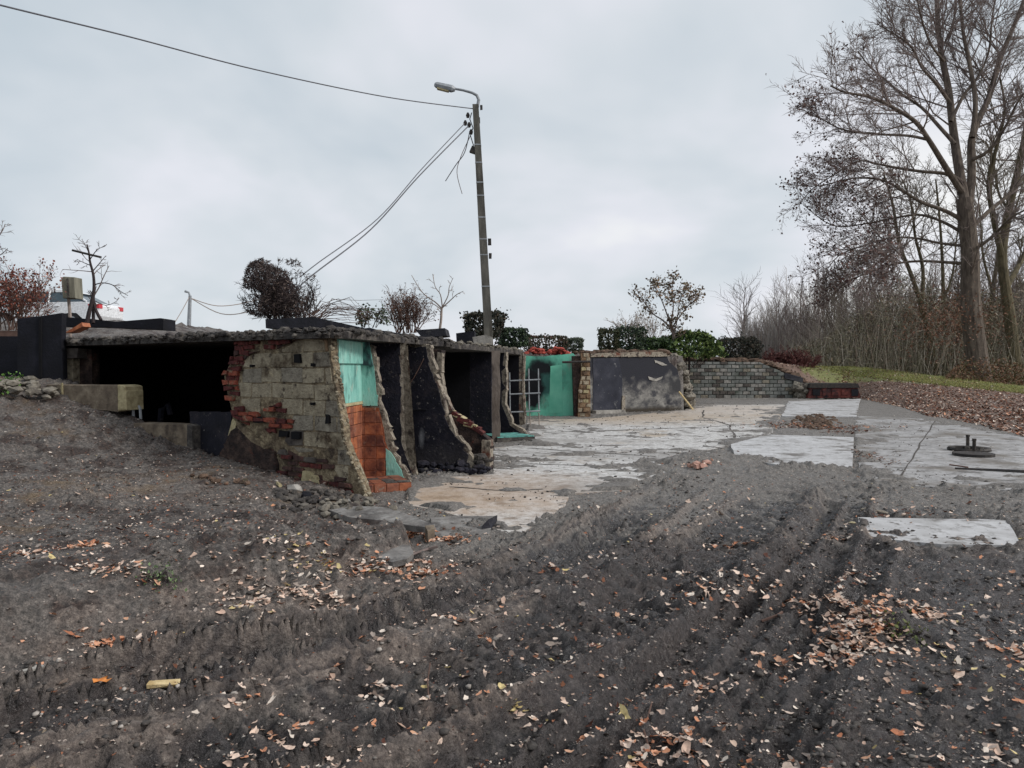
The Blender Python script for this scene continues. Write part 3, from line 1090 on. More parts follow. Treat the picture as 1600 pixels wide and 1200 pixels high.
# pale broken rim of the right edge, built of lumps
mb = MB()
rim = PA.poly([(516, 530), (518, 560), (526, 610), (534, 655), (537, 690), (545, 706), (557, 737), (571, 775)])
for (a, b) in zip(rim[:-1], rim[1:]):
    L = math.hypot(b[0] - a[0], b[1] - a[1])
    for k in range(int(L / .02)):
        t = R.random()
        p = PA.w(a[0] + (b[0] - a[0]) * t + R.uniform(-.01, .01), a[1] + (b[1] - a[1]) * t, R.uniform(-.1, .01))
        mb.add(rock_verts(p, R.uniform(.015, .036), 1), ICO)
tag(mb.build('broken_rim', mBLOCK, wA), kind='stuff')

# ------------------------------------------------------------------ washroom: side wall BB and wall B (turquoise over orange tile)
PB = Plane((-2.4, 10.72), (-1.2, 10.6))
PBB = Plane((-2.205, 9.61), (-2.10, 10.72))
oB = [(560, 536), (582, 538), (590, 572), (596, 620), (608, 672), (617, 705), (630, 728), (640, 752), (640, 760), (560, 765)]
wB = wall_thing('tiled_wall', 'narrow turquoise wall with orange tiles below, right of the block wall', 'wall', PB, oB, .13, mEDGE, core='core', amp=.022, step=.045)
layer(wB, 'plaster', PB, [(560, 570), (584, 570), (589, 618), (590, 634), (560, 634)], mTEAL, .012, -.02, .006)
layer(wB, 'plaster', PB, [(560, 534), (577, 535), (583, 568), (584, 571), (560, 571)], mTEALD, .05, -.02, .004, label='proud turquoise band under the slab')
layer(wB, 'plaster', PB, [(603, 700), (612, 708), (625, 732), (633, 752), (604, 745)], mTEAL, .015, -.02, .006)
zT = PB.poly([(560, 637), (591, 637), (597, 668), (600, 690), (607, 705), (602, 720), (602, 760), (560, 765)])
layer(wB, 'tile_bed', PB, [(560, 637), (592, 637), (599, 668), (602, 690), (608, 705), (603, 720), (603, 760), (560, 765)], mGROUT, .008, -.02, .004)
masonry(wB, 'tile', PB, zT, .165, .165, .007, .016, None, origin=(.02, .01), bond=0, jit=.002, cham=.003, depth=.0, pick=lambda u, z, r: mTILE2 if r.random() < .75 else mTILE, vary=.002, drop=.02)  # mostly browner tiles: this wall's shade put into the tile colour
wBB = empty('tiled_wall', (-2.2, 10.1, 0), 'turquoise and orange tiled side wall just behind the block wall edge', 'wall')
L_ = PBB.len
vs, fs = prism(PBB, [(0, 0), (L_, 0), (L_, 2.0), (0, 2.0)], 0, -.15)
link('core', vs, fs, mBLACK, wBB)
vs, fs = prism(PBB, [(0, 1.14), (L_ - .002, 1.14), (L_ - .002, 1.99), (0, 1.99)], .012, -.01)
link('plaster', vs, fs, mTEAL, wBB)
vs, fs = prism(PBB, [(0, 1.66), (L_ - .06, 1.66), (L_ - .06, 1.95), (0, 1.95)], .045, .012)
link('plaster_band', vs, fs, mTEAL, wBB)
vs, fs = prism(PBB, [(0, 1.10), (L_ - .002, 1.10), (L_ - .002, 1.138), (0, 1.138)], .03, -.01)
link('trim', vs, fs, mCREAM, wBB)
masonry(wBB, 'tile', PBB, [(0, .0), (L_ - .02, .0), (L_ - .02, 1.09), (0, 1.09)], .165, .165, .007, .02, [mTILE, mTILE, mTILE2], origin=(.02, .01), bond=0, jit=.002, cham=.003, depth=0, vary=.002)
# tiled step
st = empty('tiled_step', (-1.6, 10.1, 0), 'low orange tiled step at the foot of the turquoise wall', 'step')
PS = Plane((-1.92, 9.72), (-1.3, 9.98))
mb = MB()
q = [PS.w(0, 0), PS.w(.66, 0), PS.w(.66, 0, -.75), PS.w(0, 0, -.75)]
q2 = [v + Vector((0, 0, .11)) for v in q]
mb.add(q + q2, [(0, 1, 5, 4), (1, 2, 6, 5), (2, 3, 7, 6), (3, 0, 4, 7), (4, 5, 6, 7)])
mb.build('step_block', mGROUT, st)
masonry(st, 'tile', PS, [(0, 0), (.655, 0), (.655, .11), (0, .11)], .112, .165, .01, .012, [mTILE, mTILE2], bond=0, jit=.002, cham=.003, depth=0)
for a in range(4):
    for b in range(4):
        c_ = PS.w(.083 + a * .165, .115, -.1 - b * .165)
        MB().box(c_, (.155, .155, .012), math.atan2(PS.d.y, PS.d.x)).build('tile', mCONCD if R.random() < .35 else mTILE2, st)

# ------------------------------------------------------------------ thin wall B2
PB2 = Plane((-2.7, 11.45), (-1.0, 11.3))
w2 = wall_thing('scorched_partition', 'thin black partition with a pale snapped edge, right of the turquoise wall', 'wall', PB2,
                [(555, 533), (632, 533), (634, 600), (634, 690), (640, 712), (647, 728), (656, 750), (555, 760)], .1, mEDGE, core='core', amp=.02, step=.045)
layer(w2, 'plaster', PB2, [(555, 535), (625, 535), (626, 600), (627, 690), (634, 714), (643, 738), (650, 752), (555, 758)], mCHARW, .02, -.02, .012)
# ------------------------------------------------------------------ wall C
PC = Plane((-2.75, 12.35), (-.3, 11.75))
w3 = wall_thing('scorched_partition', 'black sooty wall whose broken edge slopes down to the right', 'wall', PC,
                [(605, 536), (672, 538), (673, 560), (682, 590), (690, 610), (699, 650), (716, 680), (733, 702), (740, 722), (745, 745), (605, 760)], .14, mEDGE, core='core', amp=.028, step=.05)
cc1, cc2 = PC.w(*PC.uv(659, 684)), PC.w(*PC.uv(690, 742))
mCHARC = mat('charred_wall_dusty', [(.3, (14, 15, 24)), (.5, (26, 26, 37)), (.65, (46, 42, 48)), (.8, (92, 80, 76))], 3.8, .85, .8, 20, nrough=.72,
             stain=[(9, .6, .7, (92, 88, 86)), (1.8, .52, .66, (16, 16, 24)), (20, .64, .7, (160, 156, 150))],
             spots=[(tuple(cc1), (.035, .5, .12), (140, 142, 146), .6), (tuple(cc2), (.75, .6, .34), (72, 68, 68), .6)])
layer(w3, 'plaster', PC, [(605, 540), (666, 542), (669, 566), (686, 610), (694, 650), (713, 684), (730, 708), (738, 745), (605, 758)], mCHARC, .02, -.02, .024, .05)
PC2 = Plane((-2.75, 12.6), (-.3, 12.0))
w4 = wall_thing('broken_rubble_wall', 'rough brown rubble wall end stepping down behind the black partition', 'wall', PC2,
                [(640, 545), (689, 546), (686, 580), (692, 619), (706, 645), (746, 672), (764, 688), (768, 744), (640, 750)], .2, mBROWNB, core='core', amp=.02)
layer(w4, 'render_edge', PC2, [(684, 550), (692, 552), (690, 582), (696, 616), (708, 642), (700, 650), (688, 620), (681, 585)], mEDGE, .03, -.1, .008)
for k in range(9):
    a = k / 8
    px, py = 700 + a * 46, 640 + a * 33
    p = PC2.w(*PC2.uv(px, py), -.05)
    MB().box(p, (.2, .12, .06), math.atan2(PC2.d.y, PC2.d.x), .01, (0, R.uniform(.2, .6))).build('brick', mREDD if k % 3 else mCREAM, w4)
u0, z0 = PC2.uv(757, 690)
vs, fs = prism(PC2, roughen([(u0 - .03, -.05), (u0 + .1, -.05), (u0 + .1, z0 + .02), (u0 - .03, z0 + .03)], .08, .008), .05, -.15)
link('end_post', vs, fs, mEDGE, w4)
lumps = []
for k in range(60):
    a = R.random()
    px, py = 712 + a * 50, 700 + a * 25 + R.uniform(-10, 18)
    u_, z_ = PC2.uv(px, py)
    lumps.append((PC2.w(u_, max(z_, .02), R.uniform(.0, .22)), R.uniform(.04, .1)))
rocks('rubble', lumps, mCONCD, parent=w4)
# vertical downpipe in front of the partitions, cables on the wall
mb = MB()
mb.tube([PC.w(*PC.uv(585, 548), .05), PC.w(*PC.uv(600, 575), .05), PC.w(*PC.uv(619, 608), .06), PC.w(*PC.uv(634, 640), .06)], .008, 5)
tag(mb.build('hanging_cable', mTWIG, loc=PC.w(0, 1)), 'thin grey cable hanging slantwise across the black partition', 'cable')
mb = MB()
pts = []
for a in np.linspace(0, 1, 12):
    px = 664 - a * 44
    py = 560 + 50 * math.sin(min(a * 1.2, 1) * 1.5) + (0 if a < .8 else (a - .8) * -30)
    pts.append(PC.w(*PC.uv(px, py), .05))
mb.tube(pts, .007, 5)
tag(mb.build('hanging_cable', mTWIGB, loc=PC.w(0, 1)), 'looped brown cable drooping on the black wall beside the pale edge', 'cable')
mb = MB()
mb.tube([PC.w(*PC.uv(596, 641), .03), PC.w(*PC.uv(668, 640), .03)], .012, 5)
tag(mb.build('wall_pipe', mCHAR, loc=PC.w(0, 1)), 'thin horizontal pipe halfway up the black wall', 'pipe')
# debris at the wall foot
deb = []
for k in range(150):
    p = G(R.uniform(652, 762), R.uniform(722, 742))
    deb.append(((p.x, p.y, R.uniform(0, .12)), R.uniform(.03, .1)))
rocks('burnt_debris', deb, mCHARW, 'heap of small charred debris at the foot of the black wall', 'debris')

# ------------------------------------------------------------------ room D : dark recess and wall E
PE = Plane((-3.4, 17.7), (-.3, 17.3))
wE = wall_thing('sooty_wall', 'sooty grey inner wall left of the post under the thin slab', 'wall', PE, [(560, 545), (764, 545), (768, 552), (768, 684), (560, 690)], .15, mCHARW, amp=.004)
layer(wE, 'plaster', PE, [(560, 546), (734, 546), (735, 620), (733, 686), (560, 690)], mBLACK, .015, -.01, .004)
mb = MB()
mb.box((-3.35, 15.6, 1.0), (.2, 4.6, 2.0)).box((-2.9, 13.3, 1.0), (1.2, .15, 2.0))
tag(mb.build('back_wall', mBLACK, loc=(-3.3, 15.6, 0)), 'black back wall inside the dark recess behind the rubble wall', 'wall')
# ------------------------------------------------------------------ room 1: dark interior
mb = MB()


def wallseg(mb, a, b, z0, z1, th):
    d_ = Vector((b[0] - a[0], b[1] - a[1], 0))
    mb.box(((a[0] + b[0]) / 2, (a[1] + b[1]) / 2, (z0 + z1) / 2), (d_.length, th, z1 - z0), math.atan2(d_.y, d_.x))


wallseg(mb, (-7.45, 12.9), (-7.35, 16.6), -.2, 1.98, .16)
wallseg(mb, (-7.5, 16.6), (-4.0, 15.4), -.2, 1.98, .2)
wallseg(mb, (-4.05, 15.5), (-3.3, 13.7), -.2, 1.98, .2)
wallseg(mb, (-3.1, 10.3), (-3.2, 13.8), -.2, 1.98, .2)
tag(mb.build('cellar_wall', mBLACK, loc=(-5.5, 15, 0)), 'soot black inner walls of the large open cellar on the left', 'wall')
mb = MB()
wallseg(mb, (-2.2, 10.75), (-3.1, 10.9), -.1, 1.98, .1)
wallseg(mb, (-2.62, 10.9), (-2.7, 12.6), -.1, 1.98, .1)
tag(mb.build('back_wall', mCHARW, loc=(-2.6, 11.5, 0)), 'sooty back wall between the partitions right of the turquoise wall', 'wall')
# pillar at the left of the opening
pil = empty('concrete_pillar', (-7.25, 12.75, 0), 'pale scorched pillar at the left end of the dark cellar opening', 'pillar')
pp = D(104, 541, 12.8), D(119, 541, 12.8)
MB().box(((pp[0].x + pp[1].x) / 2, 12.85, 1.2), (pp[1].x - pp[0].x, .2, 1.42), -.15, .01).build('shaft', mBLOCK, pil)
MB().box(((pp[0].x + pp[1].x) / 2 + .06, 12.8, 1.84), (.32, .3, .16), -.15, .012).build('capital', mBLOCKD, pil)
MB().box(((pp[0].x + pp[1].x) / 2 + .22, 12.95, 1.2), (.22, .2, 1.42), -.15, .01).build('render', mBROWNB, pil)
# black block of parapet on the left
pb = empty('charred_parapet', (-7.6, 12.6, 0), 'tall soot black wall block at the left of the cellar', 'wall')
a_, b_ = D(27, 500, 12.45), D(97, 490, 12.45)
PP = Plane((a_.x, 12.45), (b_.x, 12.45))
vs, fs = prism(PP, roughen([PP.uv(27, 498), PP.uv(62, 494), PP.uv(96, 489), PP.uv(97, 540), PP.uv(99, 640), PP.uv(27, 640)], .3, .006), 0, -.13)
link('block', vs, fs, mCHAR, pb)
vs, fs = prism(PP, [PP.uv(62, 496), PP.uv(66, 496), PP.uv(66, 590), PP.uv(62, 590)], .025, -.01)
link('board_joint', vs, fs, mBLACK, pb)
lw = empty('charred_wall', (-9, 12.9, 0), 'low soot black wall at the left edge of the picture', 'wall')
MB().box((-18.6, 12.95, 1.0), (21.6, .22, 2.26), 0, 0).build('wall_face', mCHAR, lw)
MB().box((-9.2, 13.3, 2.19), (2.6, .3, .1), 0, .02).build('coping', mTWIGB, lw)

# ------------------------------------------------------------------ roof slabs
def slab3(name, P, z0, z1, m, label, cat, amp=.03, step=.15):
    P = roughen(P, step, amp)
    if area(P) < 0:
        P = P[::-1]
    n = len(P)
    c0 = (P[0][0], P[0][1], z0)
    vs = [(p[0] + R.uniform(-.01, .01), p[1] + R.uniform(-.01, .01), z1 + R.uniform(-.02, .012)) for p in P] + [(p[0], p[1], z0) for p in P]
    fs = [tuple(range(n)), tuple(range(n, 2 * n))[::-1]] + [(i_, n + i_, n + (i_ + 1) % n, (i_ + 1) % n) for i_ in range(n)]
    return tag(link(name, vs, fs, m, None, c0), label, cat)


SL1 = [(-7.5, 12.72), (-6.2, 12.0), (-4.6, 10.85), (-3.2, 9.95), (-2.15, 9.25), (-1.98, 9.6), (-1.85, 10.2), (-1.62, 11.0), (-1.35, 12.3), (-1.0, 13.4), (-1.1, 13.9), (-3.4, 14.3), (-3.9, 15.9), (-7.5, 17.0)]
slab3('roof_slab', SL1, 1.965, 2.045, mCONCD, 'crumbling concrete roof slab over the cellar and the broken partitions', 'roof slab', .03, .09)
SL2 = [(-1.2, 13.5), (-.72, 15.2), (-.42, 16.75), (-.2, 17.9), (.2, 20.2), (.3, 22.0), (-3.9, 22), (-3.9, 13.95)]
slab3('roof_slab', SL2, 1.955, 2.05, mCONCD, 'thin grey roof slab over the dark recess beside the leaning pole', 'roof slab', .025, .12)
# rubble crust on the slab edge
cr = []
for (a, b) in zip(SL1[:9], SL1[1:10]):
    L = math.hypot(b[0] - a[0], b[1] - a[1])
    for k in range(int(L * 90)):
        t = R.random()
        cr.append(((a[0] + (b[0] - a[0]) * t - R.uniform(-.02, .25) * .5, a[1] + (b[1] - a[1]) * t + R.uniform(-.01, .35), 2.05 + R.uniform(-.05, .035)), R.uniform(.015, .06) if R.random() < .85 else R.uniform(.05, .085)))
rocks('roof_rubble', cr, mCONCD, 'crust of loose rubble along the edge of the cellar roof slab', 'rubble')
cr = []
for (a, b) in zip(SL1[:5], SL1[1:6]):
    for k in range(40):
        t = R.random()
        cr.append(((a[0] + (b[0] - a[0]) * t + R.uniform(0, .2), a[1] + (b[1] - a[1]) * t + R.uniform(.15, 1.1), 2.05 + R.uniform(-.03, .03)), R.uniform(.02, .06)))
rocks('roof_soil', cr, mCONCD, 'grey crumbs lying on the cellar roof slab', 'soil')
cr = []
for (a, b) in zip(SL2[:5], SL2[1:6]):
    L = math.hypot(b[0] - a[0], b[1] - a[1])
    for k in range(int(L * 22)):
        t = R.random()
        cr.append(((a[0] + (b[0] - a[0]) * t - R.uniform(-.01, .3), a[1] + (b[1] - a[1]) * t + R.uniform(0, .3), 2.06 + R.uniform(-.03, .05)), R.uniform(.025, .07)))
rocks('roof_rubble', cr, mSTONE, 'loose grey rubble on the slab edge beside the leaning pole', 'rubble')
# flat dark sheets lying on the slabs
def wedge(name, pxs, y, depth, m, label, cat):
    P = Plane((-20, y), (20, y))
    vs, fs = prism(P, roughen(P.poly(pxs), .25, .012), 0, -depth)
    return tag(link(name, vs, fs, m, None, P.w(P.uv(*pxs[0])[0], 2.05, 0)), label, cat)


wedge('bitumen_sheet', [(415, 499), (490, 495), (590, 515), (660, 526), (600, 524), (510, 512), (415, 513)], 12.3, 1.4, mBITU, 'long black bitumen sheet tapering to the right under the big dead bush', 'bitumen sheet')
wedge('bitumen_sheet', [(648, 516), (694, 513), (698, 524), (660, 528)], 13.2, .8, mBITU, 'short black bitumen sheet on the slab beside the bare whitish tree', 'bitumen sheet')
wedge('charred_beam', [(176, 503), (250, 497), (255, 499), (255, 515), (176, 512)], 13.8, .5, mCHAR, 'charred black beam lying on the terrace right of the small crooked tree', 'beam')
wedge('charred_beam', [(96, 495), (140, 498), (178, 503), (178, 510), (96, 510)], 14.2, .4, mCHAR, 'sagging black board beneath the parked white car', 'beam')
wedge('roof_tile_shard', [(100, 520), (118, 510), (127, 504), (130, 510), (112, 519)], 13.0, .25, mTILE, 'broken orange tile leaning beside the black wall block', 'tile')
wedge('charred_box', [(712, 520), (741, 517), (741, 536), (713, 536)], 17.5, .8, mCHAR, 'low black box on the slab left of the leaning pole', 'box')
wedge('concrete_lump', [(738, 527), (760, 523), (768, 528), (768, 538), (742, 538)], 16.6, .5, mCONC, 'pale concrete lump on the slab touching the leaning pole', 'concrete')

# ------------------------------------------------------------------ right of the pole
PF = Plane((-.5, 18.2), (.5, 17.9))
wF = wall_thing('scorched_stub_wall', 'black wall stub with white chipped edge right of the post under the thin slab', 'wall', PF,
                [(772, 550), (791, 550), (791, 606), (789, 630), (800, 655), (800, 662), (816, 670), (826, 684), (772, 688)], .16, mEDGE, amp=.008)
layer(wF, 'plaster', PF, [(772, 552), (788, 552), (786, 571), (790, 574), (784, 580), (785, 598), (790, 606), (784, 612), (784, 632), (794, 656), (796, 664), (812, 675), (820, 684), (772, 687)], mCHARW, .02, -.02, .006)
pl = empty('plinth', (.1, 17, 0), 'low turquoise edged plinth in front of the stub wall and post', 'plinth')
a_, b_ = G(776, 692), G(836, 690)
PPl = Plane((a_.x, a_.y), (b_.x, b_.y + .1))
vs, fs = prism(PPl, [(0, -.02), (PPl.len, -.02), (PPl.len, .1), (0, .1)], 0, -1.1)
link('plinth_block', vs, fs, mCONCD, pl)
vs, fs = prism(PPl, [(.02, .104), (PPl.len - .02, .104), (PPl.len - .02, .125), (.02, .125)], .0, -.9)
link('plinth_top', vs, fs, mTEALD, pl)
PG = Plane((-.6, 21.6), (.5, 21.4))
wG = wall_thing('navy_wall', 'dark navy wall strip with pale green edge behind the window grate', 'wall', PG, [(770, 550), (818, 551), (819, 600), (820, 668), (770, 672)], .12, mEDGE, amp=.006)
layer(wG, 'plaster', PG, [(770, 551), (811, 553), (811, 655), (814, 670), (770, 672)], mCHAR, .02, -.02, .004)
# green wall
mGREEN = mat('mint_wall', [(.3, (88, 166, 142)), (.5, (110, 192, 166)), (.75, (140, 208, 184))], 1.6, .8, .3, 20, stain=[(2.6, .56, .68, (126, 170, 150)), (5, .64, .74, (66, 118, 104))], vec_scale=(1, 1, .6),
             spots=[((.95, 25.6, 1.2), (.62, 5, .72), (50, 92, 86), .35), ((.72, 25.6, .95), (.30, 5, .78), (14, 16, 22), .22), ((1.0, 25.6, 1.62), (.42, 5, .2), (16, 22, 26), .3)])
PGr = Plane((.2, 25.6), (2.4, 25.5))
wGr = wall_thing('mint_green_wall', 'mint green wall with a sooty hole at its left end', 'wall', PGr, [(816, 556), (850, 557), (896, 552), (899, 556), (901, 648), (901, 656), (816, 657)], .15, mGREEN, amp=.008)
# layer(wGr, 'soot_stain', PGr, [(822, 582), (832, 573), (848, 569), (862, 562), (850, 580), (845, 600), (843, 622), (836, 636), (822, 642)], mCHAR, .012, -.02, .035, .1)
# layer(wGr, 'soot_stain', PGr, [(846, 570), (856, 566), (874, 558), (862, 570), (854, 590), (850, 612), (844, 626), (846, 600)], mTEALD, .008, -.02, .04, .08)
layer(wGr, 'green_panel', PGr, [(860, 572), (878, 570), (880, 645), (858, 646)], mat('mint_wall_bright', [(.3, (96, 178, 152)), (.7, (122, 198, 172))], 2, .8, .2, 20), .01, -.02, .01, .2)
# window grate
gr = empty('window_grate', (.1, 21.0, 0), 'pale metal window grate standing against the mint green wall', 'grate')
PW = Plane((0, 20.8), (1, 20.9))
for px in (797, 827, 842):
    a_ = PW.uv(px, 640 if px > 800 else 646)
    b_ = PW.uv(px - 1, 576 if px > 800 else 582)
    MB().tube([PW.w(*a_), PW.w(*b_)], .018, 6).build('bar', mSTEEL, gr)
for py in (595, 616, 644):
    MB().tube([PW.w(*PW.uv(796, py), .02), PW.w(*PW.uv(844, py - 2), .02)], .022, 6).build('rail', mSTEEL, gr)
for px in (828, 842):
    MB().tube([PW.w(*PW.uv(px, 645)), PW.w(*PW.uv(px + 1, 682))], .014, 6).build('leg', mTWIGP, gr)
MB().tube([PW.w(*PW.uv(819, 556), .0), PW.w(*PW.uv(817, 600), .0), PW.w(*PW.uv(820, 650), .0)], .05, 6).build('post', mEDGE, gr)
# brick pier
PPi = Plane((2.0, 25.1), (2.7, 25.15))
pr = empty('brick_pier', (2.3, 25.2, 0), 'rough cream brick pier between the mint green wall and the black wall', 'pier')
Z = [PPi.uv(*p) for p in [(908, 552), (922, 552), (923, 654), (903, 654), (904, 610), (908, 590)]]
vs, fs = prism(PPi, Z, -.03, -.3)
link('pier_core', vs, fs, mBLOCKB, pr)
masonry(pr, 'brick', PPi, Z, .15, .21, .03, .0, [mPIERB, mPIERB, mCREAM, mBLOCKB], jit=.012, cham=.012, vary=.03, drop=.08, minfrac=.15)
vs, fs = prism(PPi, [PPi.uv(*p) for p in [(895, 556), (908, 556), (907, 590), (903, 610), (902, 652), (898, 652)]], -.1, -.3)
link('recessed_side', vs, fs, mBROWNB, pr)  # dark brown set-back strip left of the bricks
MB().tube([PPi.w(*PPi.uv(878, 566), .08), PPi.w(*PPi.uv(921, 565), .1)], .045, 6).build('iron_bar', mSTEELD, pr)
# black wall H
ah, bh = G(925, 647), G(1064, 641)
PH = Plane((ah.x, ah.y), (bh.x, bh.y))
mH = mat('black_white_wall', [(.3, (58, 58, 62)), (.45, (96, 94, 92)), (.6, (132, 129, 124)), (.8, (168, 165, 158))], 2.4, .85, .6, 18, nrough=.7, stain=[(1.4, .52, .62, (60, 60, 64)), (7, .6, .68, (48, 48, 52))], vec_scale=(1, 1, 1.5),
         spots=[((4.6, 28, 1.75), (2.6, 9, .78), (38, 39, 46), .28), ((6.3, 29, .9), (.5, 4, .3), (52, 52, 54), .4), ((4.6, 28, 0), (3, 9, .16), (58, 52, 44), .4)])
wH = wall_thing('blackened_wall', 'long black and grey stained wall with chalky white marks', 'wall', PH,
                [(922, 556), (1000, 554), (1040, 553), (1046, 566), (1058, 576), (1063, 596), (1065, 642), (1065, 650), (922, 655)], .2, mH, core='wall_face', amp=.01)
layer(wH, 'smooth_render', PH, [(926, 560), (966, 559), (971, 580), (972, 618), (970, 641), (926, 642)],
      mat('soot_render', [(.3, (30, 32, 42)), (.55, (46, 48, 58)), (.8, (78, 78, 86))], 2, .8, .35, 18, stain=[(5, .62, .7, (112, 112, 112))]), .015, -.02, .02, .1)
layer(wH, 'coping', PH, [(922, 553), (960, 551), (1040, 550), (1046, 556), (1040, 557), (922, 558)], mEDGE, .05, -.22, .015, .1)
layer(wH, 'chalk_mark', PH, [(1012, 588), (1024, 592), (1035, 588), (1033, 592), (1024, 596), (1014, 593)], mCONC, .022, .0, .01, .08)
layer(wH, 'chalk_mark', PH, [(1022, 562), (1034, 566), (1042, 570), (1034, 571), (1024, 567)], mCONC, .022, .0, .01, .08)
layer(wH, 'plinth', PH, [(924, 641), (968, 640), (975, 648), (924, 651)], mCONC, .25, .0, .01, .1)
layer(wH, 'edge_strip', PH, [(971, 618), (975, 618), (976, 648), (970, 648)], mEDGE, .05, -.02, .01, .08)
# rubble arch at its right end
cr = []
for k in range(190):
    t = R.random()
    px = 1046 + 34 * t ** .8
    top = 556 + 72 * t ** 2.2
    py = top + (640 - top) * R.random() ** 2.2
    p = D(px, py, 29.4 + R.uniform(0, .9))
    cr.append(((p.x, p.y, p.z), R.uniform(.1, .24)))
rocks('rubble_heap', cr, mSTONE, 'steep heap of broken rubble at the right end of the blackened wall', 'rubble', flat=.8)
mb = MB()
mb.tube([D(1061, 612, 28.6), D(1083, 640, 28.2)], .035, 6)
tag(mb.build('leaning_stick', mWOODP, loc=D(1083, 640, 28.2)), 'pale stick leaning on the right end of the blackened wall', 'stick')
# retaining wall
ar, br = G(1071, 622), G(1265, 622.4)
PR = Plane((ar.x, ar.y), (br.x, br.y))
oR = [(1071, 565), (1188, 566), (1200, 572), (1216, 578), (1236, 590), (1252, 600), (1262, 612), (1262, 630), (1071, 630)]
wR = wall_thing('retaining_wall', 'retaining wall of small grey green blocks at the far end of the yard', 'wall', PR, oR, .3, mRETJ, front=-.02, core='mortar_bed', amp=.01)
masonry(wR, 'block', PR, PR.poly(oR), .2, .4, .035, .01, [mRETB, mRETB, mRETB, mCONC, mBLOCKG, mBLOCKD], origin=(0, -.02), jit=.008, cham=.012, depth=.03, vary=.012)
layer(wR, 'footing', PR, [(1071, 622), (1262, 622), (1262, 628), (1071, 629)], mCONC, .5, 0, .01, .4)
cr = []
for k in range(260):
    t = R.random()
    px = 1052 + t * 215
    py = np.interp(px, [1052, 1090, 1190, 1216, 1262, 1268], [553, 558, 562, 573, 598, 606]) + R.uniform(-2, 3)
    p = D(px, py, 41.3 + R.uniform(-.2, 1.2))
    cr.append(((p.x, p.y, p.z - .12), R.uniform(.15, .42)))
rocks('bank_soil', cr, mEARTH, 'brown soil and leaves heaped along the top of the retaining wall', 'soil', flat=.5)
tb = MB()
tb.box(D(1238, 591, 40.7), (1.0, .5, .3), 0, .05, (0, .25))
tag(tb.build('dark_tarp', mBITU, loc=D(1238, 594, 40.7)), 'crumpled dark tarp on the slope above the retaining wall', 'tarp')
rb = []
for k in range(26):
    p = D(1250 + R.uniform(-6, 12), 612 + R.uniform(-9, 8), 40.2)
    rb.append(((p.x, p.y + R.uniform(-.2, .2), p.z), R.uniform(.2, .35)))
rocks('stone_pile', rb, mSTONE, 'small stone pile between the retaining wall and the rusty red box', 'stones')
# rusty red trough
rt = empty('rusty_container', (17, 39.8, 0), 'low rusty red and black container at the far end of the yard', 'container')
PT = Plane((G(1264, 623).x, 39.6), (G(1344, 623).x, 39.6))
zz = [PT.uv(*p) for p in [(1262, 622), (1345, 621), (1340, 605), (1330, 600), (1275, 600), (1266, 605)]]
vs, fs = prism(PT, zz, 0, -1.6)
link('body', vs, fs, mRUST, rt)
vs, fs = prism(PT, [PT.uv(*p) for p in [(1264, 606), (1343, 606), (1340, 599), (1266, 599)]], .05, -1.65)
link('rim', vs, fs, mSTEELD, rt)
for k in range(5):
    px = 1270 + k * 15
    vs, fs = prism(PT, roughen([PT.uv(px, 618), PT.uv(px + 11, 618), PT.uv(px + 11, 608), PT.uv(px, 608)], .2, .02), .03, 0)
    link('panel', vs, fs, mRUST if k % 4 else mCHAR, rt)
# red clay rubble on the terrace above the green wall
rc = []
for k in range(170):
    px = R.uniform(822, 888)
    p = D(px, 553 - 9 * abs(math.sin((px - 822) / 66 * math.pi * 2)) * R.random(), 26.3 + R.uniform(0, .4))
    rc.append(((p.x, p.y, p.z), R.uniform(.05, .13)))
rocks('clay_rubble', rc, mat('clay_red', [(.3, (128, 54, 46)), (.7, (178, 84, 72))], 6, .9, .4, 20), 'bright red clay rubble on top of the mint green wall', 'rubble')
rc = []
for k in range(120):
    px = R.uniform(896, 1045)
    p = D(px, 551 - R.uniform(0, 4), 28.5 + R.uniform(0, 1.2))
    rc.append(((p.x, p.y, p.z - .05), R.uniform(.1, .25)))
rocks('terrace_soil', rc, mEARTH, 'brown soil heaped along the top of the blackened wall', 'soil', flat=.5)
# ------------------------------------------------------------------ leaning lamp pole and its cables
YP = 17.0
pB_, pC_ = D(764.5, 545, YP), D(743, 164, YP)
pole = empty('street_lamp', pB_, 'tall leaning concrete pole with a street lamp arm, rising behind the slab edge', 'street lamp')


def quadpole(mb, pts, ws):
    b = len(mb.v)
    for p, w_ in zip(pts, ws):
        for sx, sy in ((-1, -1), (1, -1), (1, 1), (-1, 1)):
            mb.v.append((p.x + sx * w_ / 2, p.y + sy * w_ / 2, p.z))
    for k in range(len(pts) - 1):
        for q in range(4):
            q2 = (q + 1) % 4
            mb.f.append((b + k * 4 + q, b + k * 4 + q2, b + k * 4 + 4 + q2, b + k * 4 + 4 + q))
    mb.f.append((b + 3, b + 2, b + 1, b))
    e_ = b + (len(pts) - 1) * 4
    mb.f.append((e_, e_ + 1, e_ + 2, e_ + 3))


def lerp(a, b, t):
    return a + (b - a) * t


